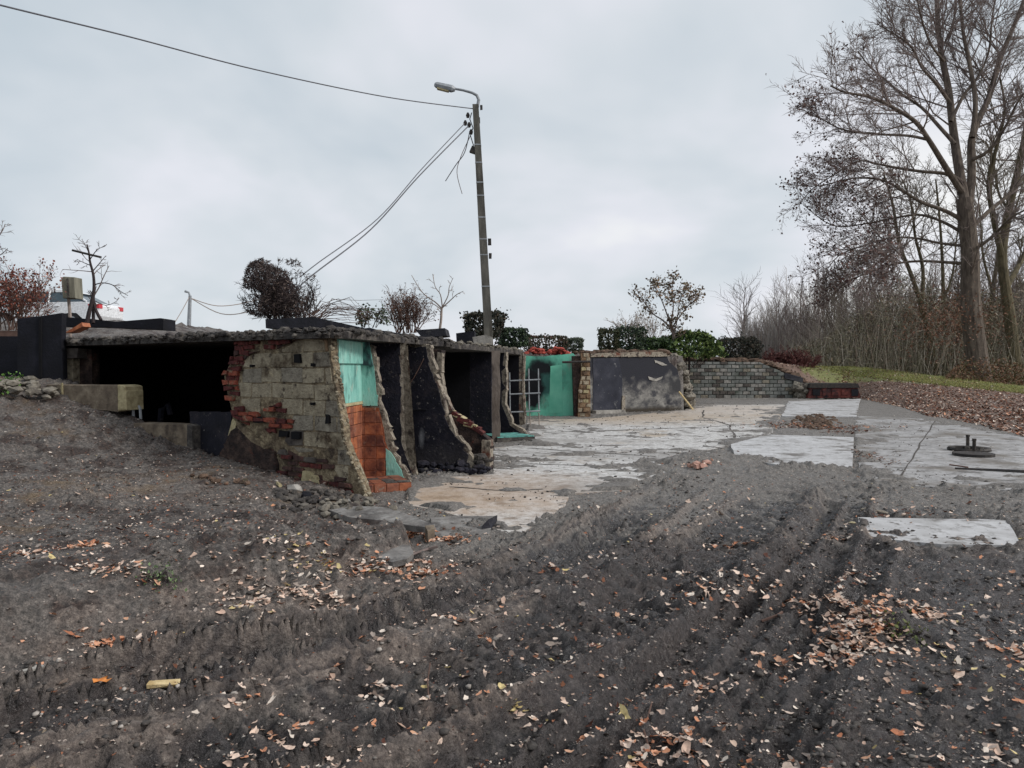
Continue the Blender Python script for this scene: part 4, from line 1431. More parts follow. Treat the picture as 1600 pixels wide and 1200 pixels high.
pf = G(775, 691)
mb = MB()
quadpole(mb, [Vector((pf.x + .01 * math.sin(k * 2.1), pf.y, 1.97 * k / 6)) for k in range(7)], [.17 + .012 * math.sin(k * 2.3) for k in range(7)])
tag(mb.build('concrete_post', mPOLEL, loc=pf), 'scorched pale post carrying the thin slab, below the leaning pole', 'post')
mb = MB()
quadpole(mb, [pB_ + Vector((0, 0, .002)), lerp(pB_, pC_, .5), pC_], [.185, .165, .13])
mb.build('pole_shaft', mPOLE, pole)
for py in (225, 252, 282, 302, 335, 368, 392, 440):
    t = (535 - py) / (535 - 164)
    c_ = lerp(pB_, pC_, t)
    MB().box(c_, (.185 - .055 * t + .012,) * 2 + (.025,), 0).build('band', mSTEEL, pole)
for (px, py, s_) in [(765, 378, .07), (766, 400, .06), (748, 188, .06), (752, 168, .05)]:
    MB().box(D(px, py, YP), (s_, s_, s_ * 2), 0, .005).build('bracket', mSTEELD, pole)
MB().box(D(740, 235, YP), (.12, .1, .14), 0, .01, (0, .4)).build('junction_box', mSTEELD, pole)
mb = MB()
mb.tube([D(745, 172, YP), D(748, 156, YP), D(745, 149, YP), D(738, 145, YP), D(724, 141, YP), D(706, 138, YP)], [.035, .035, .033, .03, .028, .026], 8)
mb.build('lamp_arm', mSTEEL, pole)
a_, b_ = D(711, 140, YP), D(679, 132, YP)
c_ = (a_ + b_) / 2
an = math.atan2((b_ - a_).z, -(b_ - a_).x)
mb = MB()
mb.tube([a_, lerp(a_, b_, .15), lerp(a_, b_, .5), lerp(a_, b_, .9), b_], [.05, .085, .08, .07, .04], 8)
hd = mb.build('lamp_head', mSTEEL, pole)
MB().box(c_ + Vector((-.04, 0, -.055)), (.26, .1, .05), 0, 0, (0, an)).build('lamp_glass', mCREAM, hd)
for (px, py) in [(731, 180), (727, 192), (733, 195), (736, 206)]:
    MB().tube([D(px, py + 4, YP), D(px, py, YP), D(px, py - 4, YP)], [.03, .045, .02], 6).build('insulator', mSTEELD, pole)
MB().tube([D(737, 176, YP), D(734, 186, YP), D(739, 200, YP), D(735, 212, YP), D(740, 228, YP)], .012, 5).build('wire_loop', mCABLE, pole)


def cable(pts, r, label, name='overhead_cable', m=mCABLE, dense=24):
    P = [D(*p) for p in pts]
    out = []
    n = len(P)
    for k in range(dense * (n - 1) + 1):
        t = k / dense
        i_ = min(int(t), n - 2)
        f = t - i_
        p0, p1, p2, p3 = P[max(i_ - 1, 0)], P[i_], P[i_ + 1], P[min(i_ + 2, n - 1)]
        out.append(.5 * ((2 * p1) + (p2 - p0) * f + (2 * p0 - 5 * p1 + 4 * p2 - p3) * f * f + (3 * p1 - p0 - 3 * p2 + p3) * f ** 3))
    mb = MB()
    mb.tube(out, r, 5)
    return tag(mb.build(name, m, loc=P[0]), label, 'cable')


cable([(740, 170, YP), (600, 151, 15.2), (400, 109, 13), (200, 57, 10.9), (0, 8, 8.7), (-260, -60, 6)], .011, 'long overhead cable sagging from the pole top to the upper left', dense=10)
cable([(727, 192, YP), (660, 263, 15.8), (590, 342, 15), (498, 410, 13.9), (470, 432, 13.4)], .010, 'upper slack cable running from the pole down to the dead bush', dense=8)
cable([(733, 196, YP), (655, 275, 15.7), (580, 358, 14.9), (492, 427, 13.8), (460, 455, 13.2)], .013, 'lower thicker cable running from the pole down to the dead bush', dense=8)
cable([(734, 205, YP), (726, 238, YP), (712, 258, YP), (696, 283, YP)], .01, 'loose wire end dangling to the lower left of the pole top', 'loose_wire', dense=5)
cable([(736, 210, YP), (720, 245, YP), (714, 270, YP), (722, 303, YP)], .008, 'loose thin wire end hanging straight down beside the pole', 'loose_wire', mTWIG, dense=5)

# far street lamp
fl = empty('street_lamp', D(296, 560, 60), 'tiny far street lamp on the horizon left of the dead bush', 'street lamp')
MB().tube([D(293, 575, 60), D(295, 515, 60), D(297, 462, 60)], [.2, .17, .13], 6).build('pole', mSTEEL, fl)
MB().tube([D(297, 464, 60), D(295, 457, 60), D(289, 455, 60)], [.08, .08, .1], 6).build('lamp_head', mSTEEL, fl)
cable([(298, 466, 60), (340, 478, 62), (388, 472, 64), (440, 455, 66)], .035, 'upper thin far cable right of the tiny street lamp', m=mTWIGP, dense=6)
cable([(298, 466, 60), (345, 490, 60), (390, 487, 60), (450, 470, 60)], .035, 'lower thin far cable right of the tiny street lamp', m=mTWIGP, dense=6)
cable([(296, 464, 60), (284, 486, 56), (272, 506, 52)], .03, 'thin far cable slanting down left of the tiny street lamp', m=mTWIGP, dense=6)

# ------------------------------------------------------------------ parked white car on the road above
cr0 = D(154, 482, 28)
Zc = 3.0
car = empty('parked_car', (cr0.x - 2.2, 28.9, Zc), 'white car parked on the road above the yard, far left', 'car')
PCa = Plane((cr0.x - 4.4, 28.0), (cr0.x, 28.0))
side = [(0.02, .45), (.0, .62), (.12, .78), (.9, .93), (1.25, .97), (3.75, 1.02), (4.28, .98), (4.4, .86), (4.4, .5), (4.3, .28), (3.95, .22), (3.85, .42), (3.66, .6), (3.4, .62), (3.15, .56), (2.98, .22), (1.35, .22), (1.22, .5), (1.0, .62), (.75, .62), (.5, .5), (.4, .22), (.1, .28)]
sd2 = [(a, b + Zc) for a, b in side]
vs, fs = prism(PCa, sd2, 0, -1.75, .05)
link('body', vs, fs, mPAINTW, car)
b = len
mb = MB()
bot = [(1.15, .98), (3.95, 1.02)]
top = [(1.85, 1.42), (3.2, 1.43)]
vv = []
for (u_, z_), o in zip(bot + top, (0, 0, -.2, -.2)):
    vv += [PCa.w(u_, z_ + Zc, o - .04), PCa.w(u_, z_ + Zc, -1.71 - o)]
mb.add(vv, [(0, 2, 6, 4), (1, 5, 7, 3), (0, 4, 5, 1), (2, 3, 7, 6)])
mb.build('window', mGLASS, car)
mb = MB()
rp = [(1.7, 1.37), (1.9, 1.45), (2.5, 1.48), (3.15, 1.46), (3.4, 1.38)]
vs, fs = prism(PCa, [(a, b_ + Zc) for a, b_ in rp], -.19, -1.56, .02)
link('roof', vs, fs, mPAINTW, car)
for (a, b_) in [((3.95, 1.02), (3.3, 1.43)), ((1.15, .98), (1.8, 1.42)), ((2.55, 1.0), (2.55, 1.44))]:
    mb = MB()
    mb.tube([PCa.w(a[0], a[1] + Zc, -.03), PCa.w(b_[0], b_[1] + Zc, -.18)], .035, 5)
    mb.build('window_pillar', mPAINTW, car)
for u_ in (.87, 3.41):
    for o in (-.1, -1.65):
        c_ = PCa.w(u_, Zc + .31, o)
        mb = MB()
        mb.tube([c_ + PCa.n * .1, c_ - PCa.n * .1], .31, 18)
        wh = mb.build('wheel', mTYRE, car)
        mb = MB()
        mb.tube([c_ + PCa.n * .105, c_ - PCa.n * .105], .18, 12)
        mb.build('rim', mSTEEL, wh)
for o in (.01, -1.5):
    vs, fs = prism(PCa, [(4.05, .80 + Zc), (4.42, .78 + Zc), (4.42, .93 + Zc), (4.02, .93 + Zc)], o, o - .25)
    link('tail_light', vs, fs, mLIGHTR, car)
MB().box(PCa.w(2.9, .86 + Zc, .015), (.16, .03, .03)).build('handle', mPAINTW, car)
MB().box(PCa.w(2.2, .45 + Zc, .01), (2.0, .02, .05)).build('trim', mTYRE, car)
# bright guard of the road, a pale kerb
mb = MB()
# grey cabinet on a post
gb_ = empty('utility_cabinet', D(107, 500, 15.5), 'weathered grey box on a thin post in front of the parked car', 'utility box')
PBx = Plane((D(93, 433, 15.5).x, 15.5), (D(118, 433, 15.5).x, 15.5))
vs, fs = prism(PBx, PBx.poly([(95, 434), (99, 432), (116, 433), (118, 466), (98, 466)]), 0, -.28, .01)
link('box', vs, fs, mat('weathered_board', [(.3, (96, 94, 82)), (.7, (140, 137, 122))], 4, .9, .4, 20, vec_scale=(3, 3, .4)), gb_)
vs, fs = prism(PBx, PBx.poly([(105, 435), (107, 435), (109, 465), (106, 465)]), .02, 0)
link('batten', vs, fs, mCONCD, gb_)
MB().tube([D(107, 464, 15.6), D(110, 500, 15.6), D(110, 530, 15.6)], .035, 6).build('post', mTWIGP, gb_)

# ------------------------------------------------------------------ plants: branching
def grow(mb, p, d, L, r, lvl, P, tips, rng):
    n = P['seg'][lvl]
    pts = [p.copy()]
    q = p.copy()
    dd = d.normalized()
    for k in range(n):
        dd = (dd + Vector((rng.gauss(0, 1), rng.gauss(0, 1), rng.gauss(0, 1))) * P['wob'][lvl] + Vector((0, 0, P['up'][lvl]))).normalized()
        q = q + dd * (L / n)
        pts.append(q.copy())
    rr = [r * (1 - (1 - P['taper'][lvl]) * k / n) for k in range(n + 1)]
    mb.tube(pts, rr, 6 if r > .09 else (4 if r > .03 else 3), cap=False)
    if lvl + 1 < len(P['seg']):
        kids = P['kids'][lvl]
        for k in range(kids):
            t = P['start'][lvl] + (1 - P['start'][lvl]) * (k + rng.random()) / kids
            i_ = min(int(t * n), n - 1)
            f = t * n - i_
            c = pts[i_].lerp(pts[i_ + 1], f)
            tan_ = (pts[i_ + 1] - pts[i_]).normalized()
            ax = Vector((rng.gauss(0, 1), rng.gauss(0, 1), rng.gauss(0, 1)))
            ax = (ax - tan_ * ax.dot(tan_)).normalized()
            an_ = P['ang'][lvl] * rng.uniform(.7, 1.3)
            nd = tan_ * math.cos(an_) + ax * math.sin(an_)
            grow(mb, c, nd, L * P['ratio'][lvl] * rng.uniform(.6, 1.25) * (1.15 - .5 * t), max(rr[i_] * P['rr'][lvl], P['rmin']), lvl + 1, P, tips, rng)
    else:
        tips.append(pts[-1])
        tips.append(pts[len(pts) // 2])


def cloud(name, pts, size, cols, m, parent=None, loc=None, asp=.7, seed=3, flatness=0.0):
    """many small leaf faces (kite shaped, slightly folded)"""
    rs = np.random.RandomState(seed)
    P = np.asarray(pts, float)
    n = len(P)
    s = size * rs.uniform(.55, 1.35, n)
    a = rs.normal(size=(n, 3))
    a[:, 2] *= (1 - flatness)
    a /= np.linalg.norm(a, axis=1)[:, None]
    b_ = rs.normal(size=(n, 3))
    if flatness:
        b_[:, 2] *= (1 - flatness)
    b_ -= a * (a * b_).sum(1)[:, None]
    b_ /= np.linalg.norm(b_, axis=1)[:, None]
    c_ = np.cross(a, b_)
    T = np.array([(-.5, 0, 0), (0, -.5 * asp, .12), (.5, 0, 0), (0, .5 * asp, .12)])
    V_ = P[:, None, :] + s[:, None, None] * (T[None, :, 0:1] * a[:, None, :] + T[None, :, 1:2] * b_[:, None, :] + T[None, :, 2:3] * c_[:, None, :])
    V_ = V_.reshape(-1, 3)
    idx = np.arange(n)[:, None] * 4
    F_ = np.concatenate([idx + np.array([[0, 1, 2]]), idx + np.array([[0, 2, 3]])])
    o = fast(name, V_, F_, m, loc if loc is not None else (0, 0, 0))
    if parent is not None:
        o.parent = parent
        o.location = Vector(loc) - parent.matrix_basis.translation
    col = np.array([S(*c)[:3] for c in cols])[rs.randint(0, len(cols), n)] * rs.uniform(.75, 1.2, (n, 1))
    col4 = np.concatenate([col, np.ones((n, 1))], 1)
    at = o.data.color_attributes.new('tint', 'FLOAT_COLOR', 'POINT')
    at.data.foreach_set('color', np.repeat(col4, 4, 0).astype(np.float32).ravel())
    return o


mLEAFG = mat('leaf_cloud', [(.3, (225, 225, 225)), (.7, (255, 255, 255))], 30, .7, 0, attr='tint', spec=.3)


def hedge(px0, px1, py0, py1, y, depth, cols, label, n=2600, size=.09, taper=0, name='hedge', core=mTWIGD, cat='hedge', round_=.25):
    a_, b_ = D(px0, py1, y), D(px1, py0, y)
    x0, x1, z0, z1 = a_.x, b_.x, a_.z, b_.z
    t = empty(name, ((x0 + x1) / 2, y + depth / 2, z0), label, cat)
    rs = np.random.RandomState(int(px0))
    q = rs.uniform(-1, 1, (n * 3, 3))
    k = np.abs(q).max(1) ** .4
    q = q / (np.abs(q).max(1)[:, None] + 1e-6) * k[:, None]
    rad = (np.abs(q) ** 5).sum(1) ** .2
    q = q / np.maximum(rad, 1)[:, None]
    q *= (1 + .34 * (fbm(q[:, 0] * 4 + 5, q[:, 2] * 3 + q[:, 1] * 2, 3, int(px0)) - .5) * 2)[:, None]
    q = q[:n]
    q *= np.where(rs.rand(n) < .12, 1 + np.abs(rs.normal(0, .14, n)), 1)[:, None]
    hw, hh = (x1 - x0) / 2, (z1 - z0) / 2
    sc_ = 1 + taper * q[:, 2]
    P = np.stack([(x0 + x1) / 2 + q[:, 0] * hw * sc_, y + depth / 2 + q[:, 1] * depth / 2 * sc_, (z0 + z1) / 2 + q[:, 2] * hh], 1)
    cloud('foliage', P, size, cols, mLEAFG, t, (0, 0, 0), seed=int(px0))
    mb = MB()
    mb.tube([Vector(((x0 + x1) / 2, y + depth / 2, z0 - .8)), Vector(((x0 + x1) / 2, y + depth / 2, z0 + .5 * (z1 - z0)))], .05, 6)
    for j in range(14):
        s0 = Vector(((x0 + x1) / 2 + R.uniform(-.4, .4) * hw, y + depth / 2, z0 - .5))
        mb.tube([s0, s0 + Vector((R.uniform(-.6, .6) * hw, R.uniform(-.3, .3) * depth, (z1 - z0) * R.uniform(.5, 1)))], .015, 3, False)
    mb.build('stem', core, t)
    return t


DG = [(34, 48, 36), (48, 64, 46), (60, 78, 54), (78, 92, 66), (42, 50, 46)]
BG = [(56, 58, 46), (80, 72, 58), (102, 90, 70), (64, 70, 52)]
hedge(727, 783, 487, 524, 21.5, .9, [(48, 52, 44), (66, 64, 54), (82, 74, 62), (54, 60, 50)], 'dark clipped hedge, wider at its top, directly behind the leaning pole', taper=.12, n=3000)
hedge(780, 822, 512, 541, 25, .9, DG, 'small dark green clipped hedge just right of the leaning pole')
hedge(824, 886, 524, 548, 28, 1.2, BG + [(88, 62, 54)], 'low brownish hedge behind the bright red clay rubble', n=2200)
hedge(884, 911, 528, 548, 28.5, .8, [(78, 88, 74), (98, 106, 90), (62, 72, 60)], 'small grey green shrub at the right end of the brownish hedge', n=1200, name='shrub', cat='shrub')
hedge(939, 968, 514, 549, 30, .9, [(62, 66, 46), (84, 80, 56), (50, 60, 38)], 'olive left part of the clipped hedge above the blackened wall', n=1800)
hedge(966, 1009, 512, 549, 30.2, 1.1, DG, 'dark green clipped hedge above the middle of the blackened wall', n=2600)
hedge(1003, 1052, 528, 556, 33, 2, [(52, 72, 38), (74, 96, 50), (40, 58, 34)], 'leafy green shrub between the dark hedge and the brown leaved tree', n=2400, size=.16, name='shrub', cat='shrub')
hedge(1046, 1128, 518, 556, 33.5, 2.4, [(60, 80, 38), (92, 112, 56), (118, 134, 76), (48, 66, 36)], 'bright green bush spreading under the brown leaved tree', n=4200, size=.17, name='bush', cat='bush', taper=-.35)
hedge(1134, 1191, 528, 563, 41.5, 1.8, [(50, 54, 46), (68, 66, 54), (84, 76, 64), (46, 52, 46)], 'dark rounded clipped hedge above the retaining wall', n=4200, size=.13, taper=.05)

BUSHP = dict(seg=[4, 4, 3], wob=[.16, .2, .25], up=[.05, .03, .02], taper=[.5, .5, .3], kids=[7, 5, 0], start=[.2, .2, 0], ang=[.5, .6, .6], ratio=[.55, .5, 0], rr=[.6, .6, 0], rmin=.0035)


def bush(name, label, base, spread, h, nst, m, P=BUSHP, lean=(0, 0), r=.012, cat='bush', seed=1, tiltmax=.9, leaves=None, leafsize=.05, group=None):
    rng = random.Random(seed)
    t = empty(name, base, label, cat, group)
    mb = MB()
    tips = []
    for k in range(nst):
        an_ = rng.uniform(0, 6.28)
        tl = rng.uniform(0, tiltmax)
        d_ = Vector((math.cos(an_) * math.sin(tl) + lean[0], math.sin(an_) * math.sin(tl) + lean[1], math.cos(tl)))
        b_ = Vector(base) + Vector((rng.uniform(-.5, .5) * spread, rng.uniform(-.3, .3) * spread, 0))
        grow(mb, b_, d_, h * rng.uniform(.5, .8), r, 0, P, tips, rng)
    mb.build('stems', m, t)
    if leaves:
        k = leaves[1]
        pts = [tuple(rng.choice(tips) + Vector((rng.gauss(0, .04), rng.gauss(0, .04), rng.gauss(0, .04)))) for _ in range(k)]
        tag(cloud('leaves', pts, leafsize, leaves[0], mLEAFG, t, (0, 0, 0), seed=seed), kind='stuff')
    return t


# the big dead bush: a clipped block of dead twigs with bent canes to its right
b0 = D(452, 508, 13.0)
bt = bush('dead_bush', 'large dead grey bush with a clipped round top, above the cellar roof', b0, .7, 1.12, 46, mTWIGD, lean=(-.32, 0), seed=4, tiltmax=.75, r=.011,
          P=dict(BUSHP, kids=[9, 7, 0], ratio=[.42, .42, 0], rmin=.0045))
rs = np.random.RandomState(8)
q = rs.uniform(-1, 1, (16000, 3))
q /= np.maximum(((np.abs(q) ** 3.6).sum(1) ** (1 / 3.6))[:, None], 1)
c0, c1 = D(388, 497, 13.0), D(490, 406, 13.0)
P_ = np.stack([(c0.x + c1.x) / 2 + q[:, 0] * .5 * (c1.x - c0.x) * (1 - .1 * q[:, 2]), 13.0 + q[:, 1] * .5, (c0.z + c1.z) / 2 + q[:, 2] * .5 * (c1.z - c0.z)], 1)
keep = (fbm(P_[:, 0] * 3.5 + 3, P_[:, 2] * 3.5, 3, 3) > .33) & (P_[:, 2] > 2.12) & ~((P_[:, 0] > D(440, 450, 13).x) & (rs.rand(16000) < (P_[:, 0] - D(440, 450, 13).x) * 1.6)) & ~((P_[:, 2] < 2.5) & (rs.rand(16000) < .4))
P_ = P_[keep][:5200]
tag(cloud('dead_twiglets', P_, .10, [(76, 64, 62), (98, 84, 80), (118, 102, 94), (60, 52, 52)], mLEAFG, bt, (0, 0, 0), asp=.09, seed=2), kind='stuff')
mb = MB()
for k in range(34):
    a0 = D(R.uniform(470, 500), R.uniform(495, 508), 12.9 + R.uniform(-.3, .3))
    L = R.uniform(.5, 1.25)
    up = R.uniform(.05, .75)
    mb.tube([a0, a0 + Vector((L * .3, 0, up * .5)), a0 + Vector((L * .65, R.uniform(-.2, .2), up * R.uniform(.3, .7))), a0 + Vector((L, R.uniform(-.2, .2), up * R.uniform(-.1, .6)))], [.006, .005, .004, .002], 3, False)
mb.build('bent_canes', mTWIGB, bt)
bush('brown_bush', 'dry brown upright bush left of the bare whitish tree', D(636, 520, 15), .45, .95, 34, mTWIGB, seed=6, tiltmax=.75, leaves=([(96, 70, 60), (120, 90, 74), (78, 58, 52)], 900), leafsize=.035)
bush('small_evergreen', 'small green leafy seedling on the slab left of the dry brown bush', D(577, 512, 14), .3, .42, 10, mTWIGD, seed=9, tiltmax=.7, r=.008, leaves=([(58, 70, 48), (84, 94, 66), (44, 54, 38)], 420), leafsize=.05, cat='plant')
# small trees on the terrace
TREEP = dict(seg=[5, 4, 3, 3], wob=[.12, .16, .2, .25], up=[.04, .05, .03, .0], taper=[.55, .45, .4, .3], kids=[6, 5, 4, 0], start=[.35, .25, .2, 0], ang=[.75, .65, .6, .5], ratio=[.62, .55, .5, 0], rr=[.6, .6, .6, 0], rmin=.004)


def limb_tree(name, label, base, limbs, y, m, P, seed, cat='tree', kid=(7, .5, .05), leaves=None, leafsize=.06, twm=None, yspread=.3):
    """limbs: [([(px,py),...], r0, r1)] the hand-shaped limbs; twigs grow from them"""
    rng = random.Random(seed)
    t = empty(name, base, label, cat)
    mb, tw = MB(), MB()
    tips = []
    for li, (pp, r0, r1) in enumerate(limbs):
        n = len(pp)
        off = 0 if li == 0 else rng.uniform(-1, 1) * yspread
        pts = [D(a, b_, y + off * (k / (n - 1))) for k, (a, b_) in enumerate(pp)]
        # refine
        fine = []
        for k in range(n - 1):
            for s_ in range(4):
                f = s_ / 4
                p0, p1, p2, p3 = pts[max(k - 1, 0)], pts[k], pts[k + 1], pts[min(k + 2, n - 1)]
                fine.append(.5 * ((2 * p1) + (p2 - p0) * f + (2 * p0 - 5 * p1 + 4 * p2 - p3) * f * f + (3 * p1 - p0 - 3 * p2 + p3) * f ** 3))
        fine.append(pts[-1])
        if r0 > .045 and len(limbs) > 12:
            r0, r1 = r0 * 1.2, r1 * 1.25
        nn = len(fine)
        rr = [r0 + (r1 - r0) * (k / (nn - 1)) ** .8 for k in range(nn)]
        mb.tube(fine, rr, 10 if r0 > .1 else 5, cap=False)
        Ltot = sum((fine[k + 1] - fine[k]).length for k in range(nn - 1))
        if li == 0 and kid[0] > 0 and r0 > .12:
            rng_t = (.55, 1)
        else:
            rng_t = (.32, 1)
        nk = 5 if (li == 0 and r0 > .12) else kid[0]
        for k in range(nk):
            tt = rng_t[0] + (rng_t[1] - rng_t[0]) * (k + rng.random()) / nk
            i_ = min(int(tt * (nn - 1)), nn - 2)
            c = fine[i_]
            tan_ = (fine[i_ + 1] - fine[i_]).normalized()
            ax = Vector((rng.gauss(0, 1), rng.gauss(0, .8), rng.gauss(0, 1)))
            ax = (ax - tan_ * ax.dot(tan_)).normalized()
            an_ = rng.uniform(.45, 1.0)
            grow(tw, c, tan_ * math.cos(an_) + ax * math.sin(an_), Ltot * kid[1] * rng.uniform(.6, 1.2) * (1.2 - .6 * tt), min(max(rr[i_] * .42, kid[2]), .055), 0, P, tips, rng)
    mb.build('trunk', m, t)
    o = tw.build('twigs', twm or m, t)
    tag(o, kind='stuff')
    if leaves:
        pts = []
        tps = [p for p in tips if leaves[2](p)] if len(leaves) > 2 else tips
        for _ in range(leaves[1]):
            p = rng.choice(tps)
            pts.append((p.x + rng.gauss(0, leafsize), p.y + rng.gauss(0, leafsize), p.z + rng.gauss(0, leafsize)))
        tag(cloud('leaves', pts, leafsize, leaves[0], mLEAFG, t, (0, 0, 0), seed=seed), kind='stuff')
    return t


SM = dict(seg=[3, 3], wob=[.2, .25], up=[.03, .0], taper=[.5, .3], kids=[4, 0], start=[.3, 0], ang=[.6, .5], ratio=[.5, 0], rr=[.6, 0], rmin=.005)
limb_tree('bare_sapling', 'bare whitish forked tree standing on the slab left of the leaning pole', D(687, 520, 15), [
    ([(686, 522), (689, 500), (690, 483), (692, 478)], .03, .02),
    ([(690, 482), (680, 472), (665, 462), (655, 450), (643, 430)], .016, .006),
    ([(691, 479), (688, 460), (680, 448), (676, 428)], .014, .005),
    ([(692, 478), (700, 462), (702, 448), (708, 434)], .014, .005),
    ([(692, 480), (705, 468), (714, 460), (724, 455)], .014, .005),
    ([(691, 485), (675, 474), (658, 474), (648, 470)], .012, .005)], 15, mTWIGP, SM, 5, kid=(4, .3, .005))
limb_tree('crooked_sapling', 'small crooked bare tree with a crossbar in front of the white car', D(140, 500, 13.8), [
    ([(134, 516), (139, 490), (144, 470), (147, 452), (146, 430), (141, 410), (139, 395), (136, 382)], .045, .012),
    ([(158, 500), (150, 485), (146, 468), (148, 450)], .03, .025),
    ([(146, 505), (146, 485), (146, 462)], .03, .025),
    ([(147, 445), (160, 442), (175, 445), (188, 455), (200, 462)], .012, .005),
    ([(144, 425), (155, 412), (165, 400)], .012, .005), ([(141, 405), (152, 390), (164, 385)], .01, .004),
    ([(139, 395), (134, 385), (130, 377)], .01, .004), ([(142, 415), (130, 410), (120, 405)], .01, .004),
    ([(148, 470), (165, 477), (180, 472), (185, 466)], .008, .004)], 13.8, mTWIGD, SM, 8, kid=(5, .35, .005), twm=mTWIG)
mb = MB()
mb.tube([D(113, 391, 13.7), D(137, 397, 13.7), D(158, 402, 13.7)], .022, 6)
tag(mb.build('crossbar', mSTEELD, loc=D(137, 397, 13.7)), 'dark bar stuck crosswise in the top of the small crooked tree', 'bar')
RL = [(118, 62, 54), (142, 80, 66), (96, 52, 48), (160, 104, 84)]
bush('red_leaved_bush', 'bush with reddish brown dead leaves at the left edge', D(14, 516, 15), .9, 1.45, 26, mTWIGB, seed=12, tiltmax=.6, leaves=(RL, 2400), leafsize=.05)
bush('bare_bush', 'thin grey bare bush between the red leaved bush and the car', D(50, 505, 16), .4, .95, 6, mTWIG, seed=13, tiltmax=.8)
limb_tree('bare_sapling', 'bare twigs of a tree reaching in at the left edge of the picture', D(-40, 540, 15), [
    ([(-45, 540), (-40, 460), (-30, 400), (-22, 360)], .05, .02), ([(-30, 400), (-10, 380), (4, 360), (8, 350)], .018, .006), ([(-38, 440), (-15, 410), (5, 395), (12, 388)], .014, .005), ([(-35, 420), (-12, 395), (2, 385)], .014, .005)], 15, mTWIG, SM, 14, kid=(6, .3, .005))
# tree with brown leaves above the green bush
BL = [(120, 102, 84), (150, 124, 100), (96, 82, 68), (134, 112, 92), (104, 100, 78)]
limb_tree('brown_leaved_tree', 'small tree with sparse brown leaves rising from the bright green bush', D(1052, 550, 34), [
    ([(1053, 552), (1053, 530), (1050, 515), (1046, 500)], .09, .05),
    ([(1050, 515), (1035, 500), (1020, 490), (1005, 470), (998, 466)], .045, .015),
    ([(1046, 502), (1038, 480), (1030, 460), (1022, 445)], .04, .012),
    ([(1048, 505), (1052, 480), (1050, 455), (1052, 438)], .04, .012),
    ([(1050, 512), (1064, 492), (1078, 475), (1092, 466)], .04, .012),
    ([(1052, 525), (1058, 500), (1062, 470), (1070, 455)], .035, .012)], 34, mTWIG, dict(SM, rmin=.012), 15, kid=(8, .35, .012), leaves=(BL, 1500), leafsize=.12, yspread=1.2)
bush('pale_shrub', 'pale grey brown twiggy shrub behind the dark green clipped hedge', D(1003, 550, 36), 1.6, 2.2, 22, mTWIGP, seed=16, tiltmax=.7, r=.02, leaves=([(150, 140, 122), (170, 158, 140), (120, 112, 96)], 500), leafsize=.08, P=dict(BUSHP, rmin=.008), cat='shrub')
bush('red_brown_bush', 'low dome of red brown twigs on the slope right of the rounded hedge', D(1232, 582, 44), 2.2, 1.5, 90, mTWIGR, seed=17, tiltmax=1.15, r=.018, P=dict(BUSHP, rmin=.009), leaves=([(98, 60, 56), (120, 78, 70), (84, 52, 50)], 3800), leafsize=.1)

# ------------------------------------------------------------------ the big tree
BT = dict(seg=[4, 3, 3], wob=[.13, .18, .22], up=[.03, .03, .02], taper=[.45, .4, .3], kids=[9, 7, 0], start=[.15, .15, 0], ang=[.6, .6, .5], ratio=[.52, .5, 0], rr=[.5, .55, 0], rmin=.012)
YT = 44.0
DL = [(78, 58, 58), (104, 74, 70), (124, 92, 82), (62, 50, 52), (116, 84, 78)]
big_limbs = [
    ([(1536, 618), (1527, 560), (1519, 500), (1516, 450), (1516, 400), (1511, 350), (1506, 310)], .52, .33),
    ([(1508, 320), (1496, 250), (1489, 200), (1482, 140), (1472, 90), (1466, 40), (1462, -30), (1458, -110)], .24, .07),
    ([(1511, 330), (1518, 280), (1518, 220), (1530, 185), (1546, 150), (1560, 100), (1580, 50), (1600, 0), (1620, -60)], .22, .07),
    ([(1519, 215), (1524, 160), (1515, 100), (1505, 50), (1498, -20), (1490, -90)], .13, .05),
    ([(1503, 300), (1478, 262), (1452, 220), (1430, 190), (1395, 168), (1360, 152), (1320, 144), (1298, 134)], .16, .03),
    ([(1450, 218), (1420, 212), (1380, 210), (1340, 207), (1310, 200), (1284, 186), (1262, 178)], .08, .02),
    ([(1492, 225), (1465, 195), (1440, 168), (1410, 148), (1385, 126), (1360, 105), (1340, 80)], .1, .025),
    ([(1484, 160), (1462, 130), (1440, 105), (1425, 75), (1400, 55), (1375, 40)], .09, .02),
    ([(1475, 95), (1455, 70), (1440, 30), (1430, -20), (1425, -70)], .07, .02),
    ([(1486, 190), (1505, 150), (1528, 120), (1545, 80), (1550, 30), (1560, -30)], .09, .03),
    ([(1514, 350), (1478, 330), (1440, 316), (1410, 298), (1380, 282), (1345, 278), (1315, 282), (1280, 292)], .11, .02),
    ([(1505, 285), (1480, 272), (1440, 268), (1400, 262), (1370, 256), (1340, 252), (1300, 275), (1262, 300)], .1, .018),
    ([(1515, 372), (1480, 350), (1440, 336), (1400, 340), (1350, 350), (1300, 352), (1255, 320)], .09, .018),
    ([(1516, 412), (1480, 410), (1440, 408), (1400, 412), (1360, 425), (1325, 440), (1300, 462)], .09, .018),
    ([(1516, 385), (1470, 380), (1430, 372), (1390, 372), (1345, 385), (1310, 400), (1290, 425)], .08, .018),
    ([(1518, 250), (1545, 235), (1570, 200), (1590, 160), (1620, 120)], .1, .03),
    ([(1514, 360), (1545, 330), (1580, 300), (1610, 260), (1640, 230)], .12, .04),
    ([(1516, 395), (1550, 370), (1580, 340), (1620, 320)], .09, .03),
    ([(1440, 316), (1420, 350), (1400, 390), (1370, 410), (1340, 430)], .05, .015)]


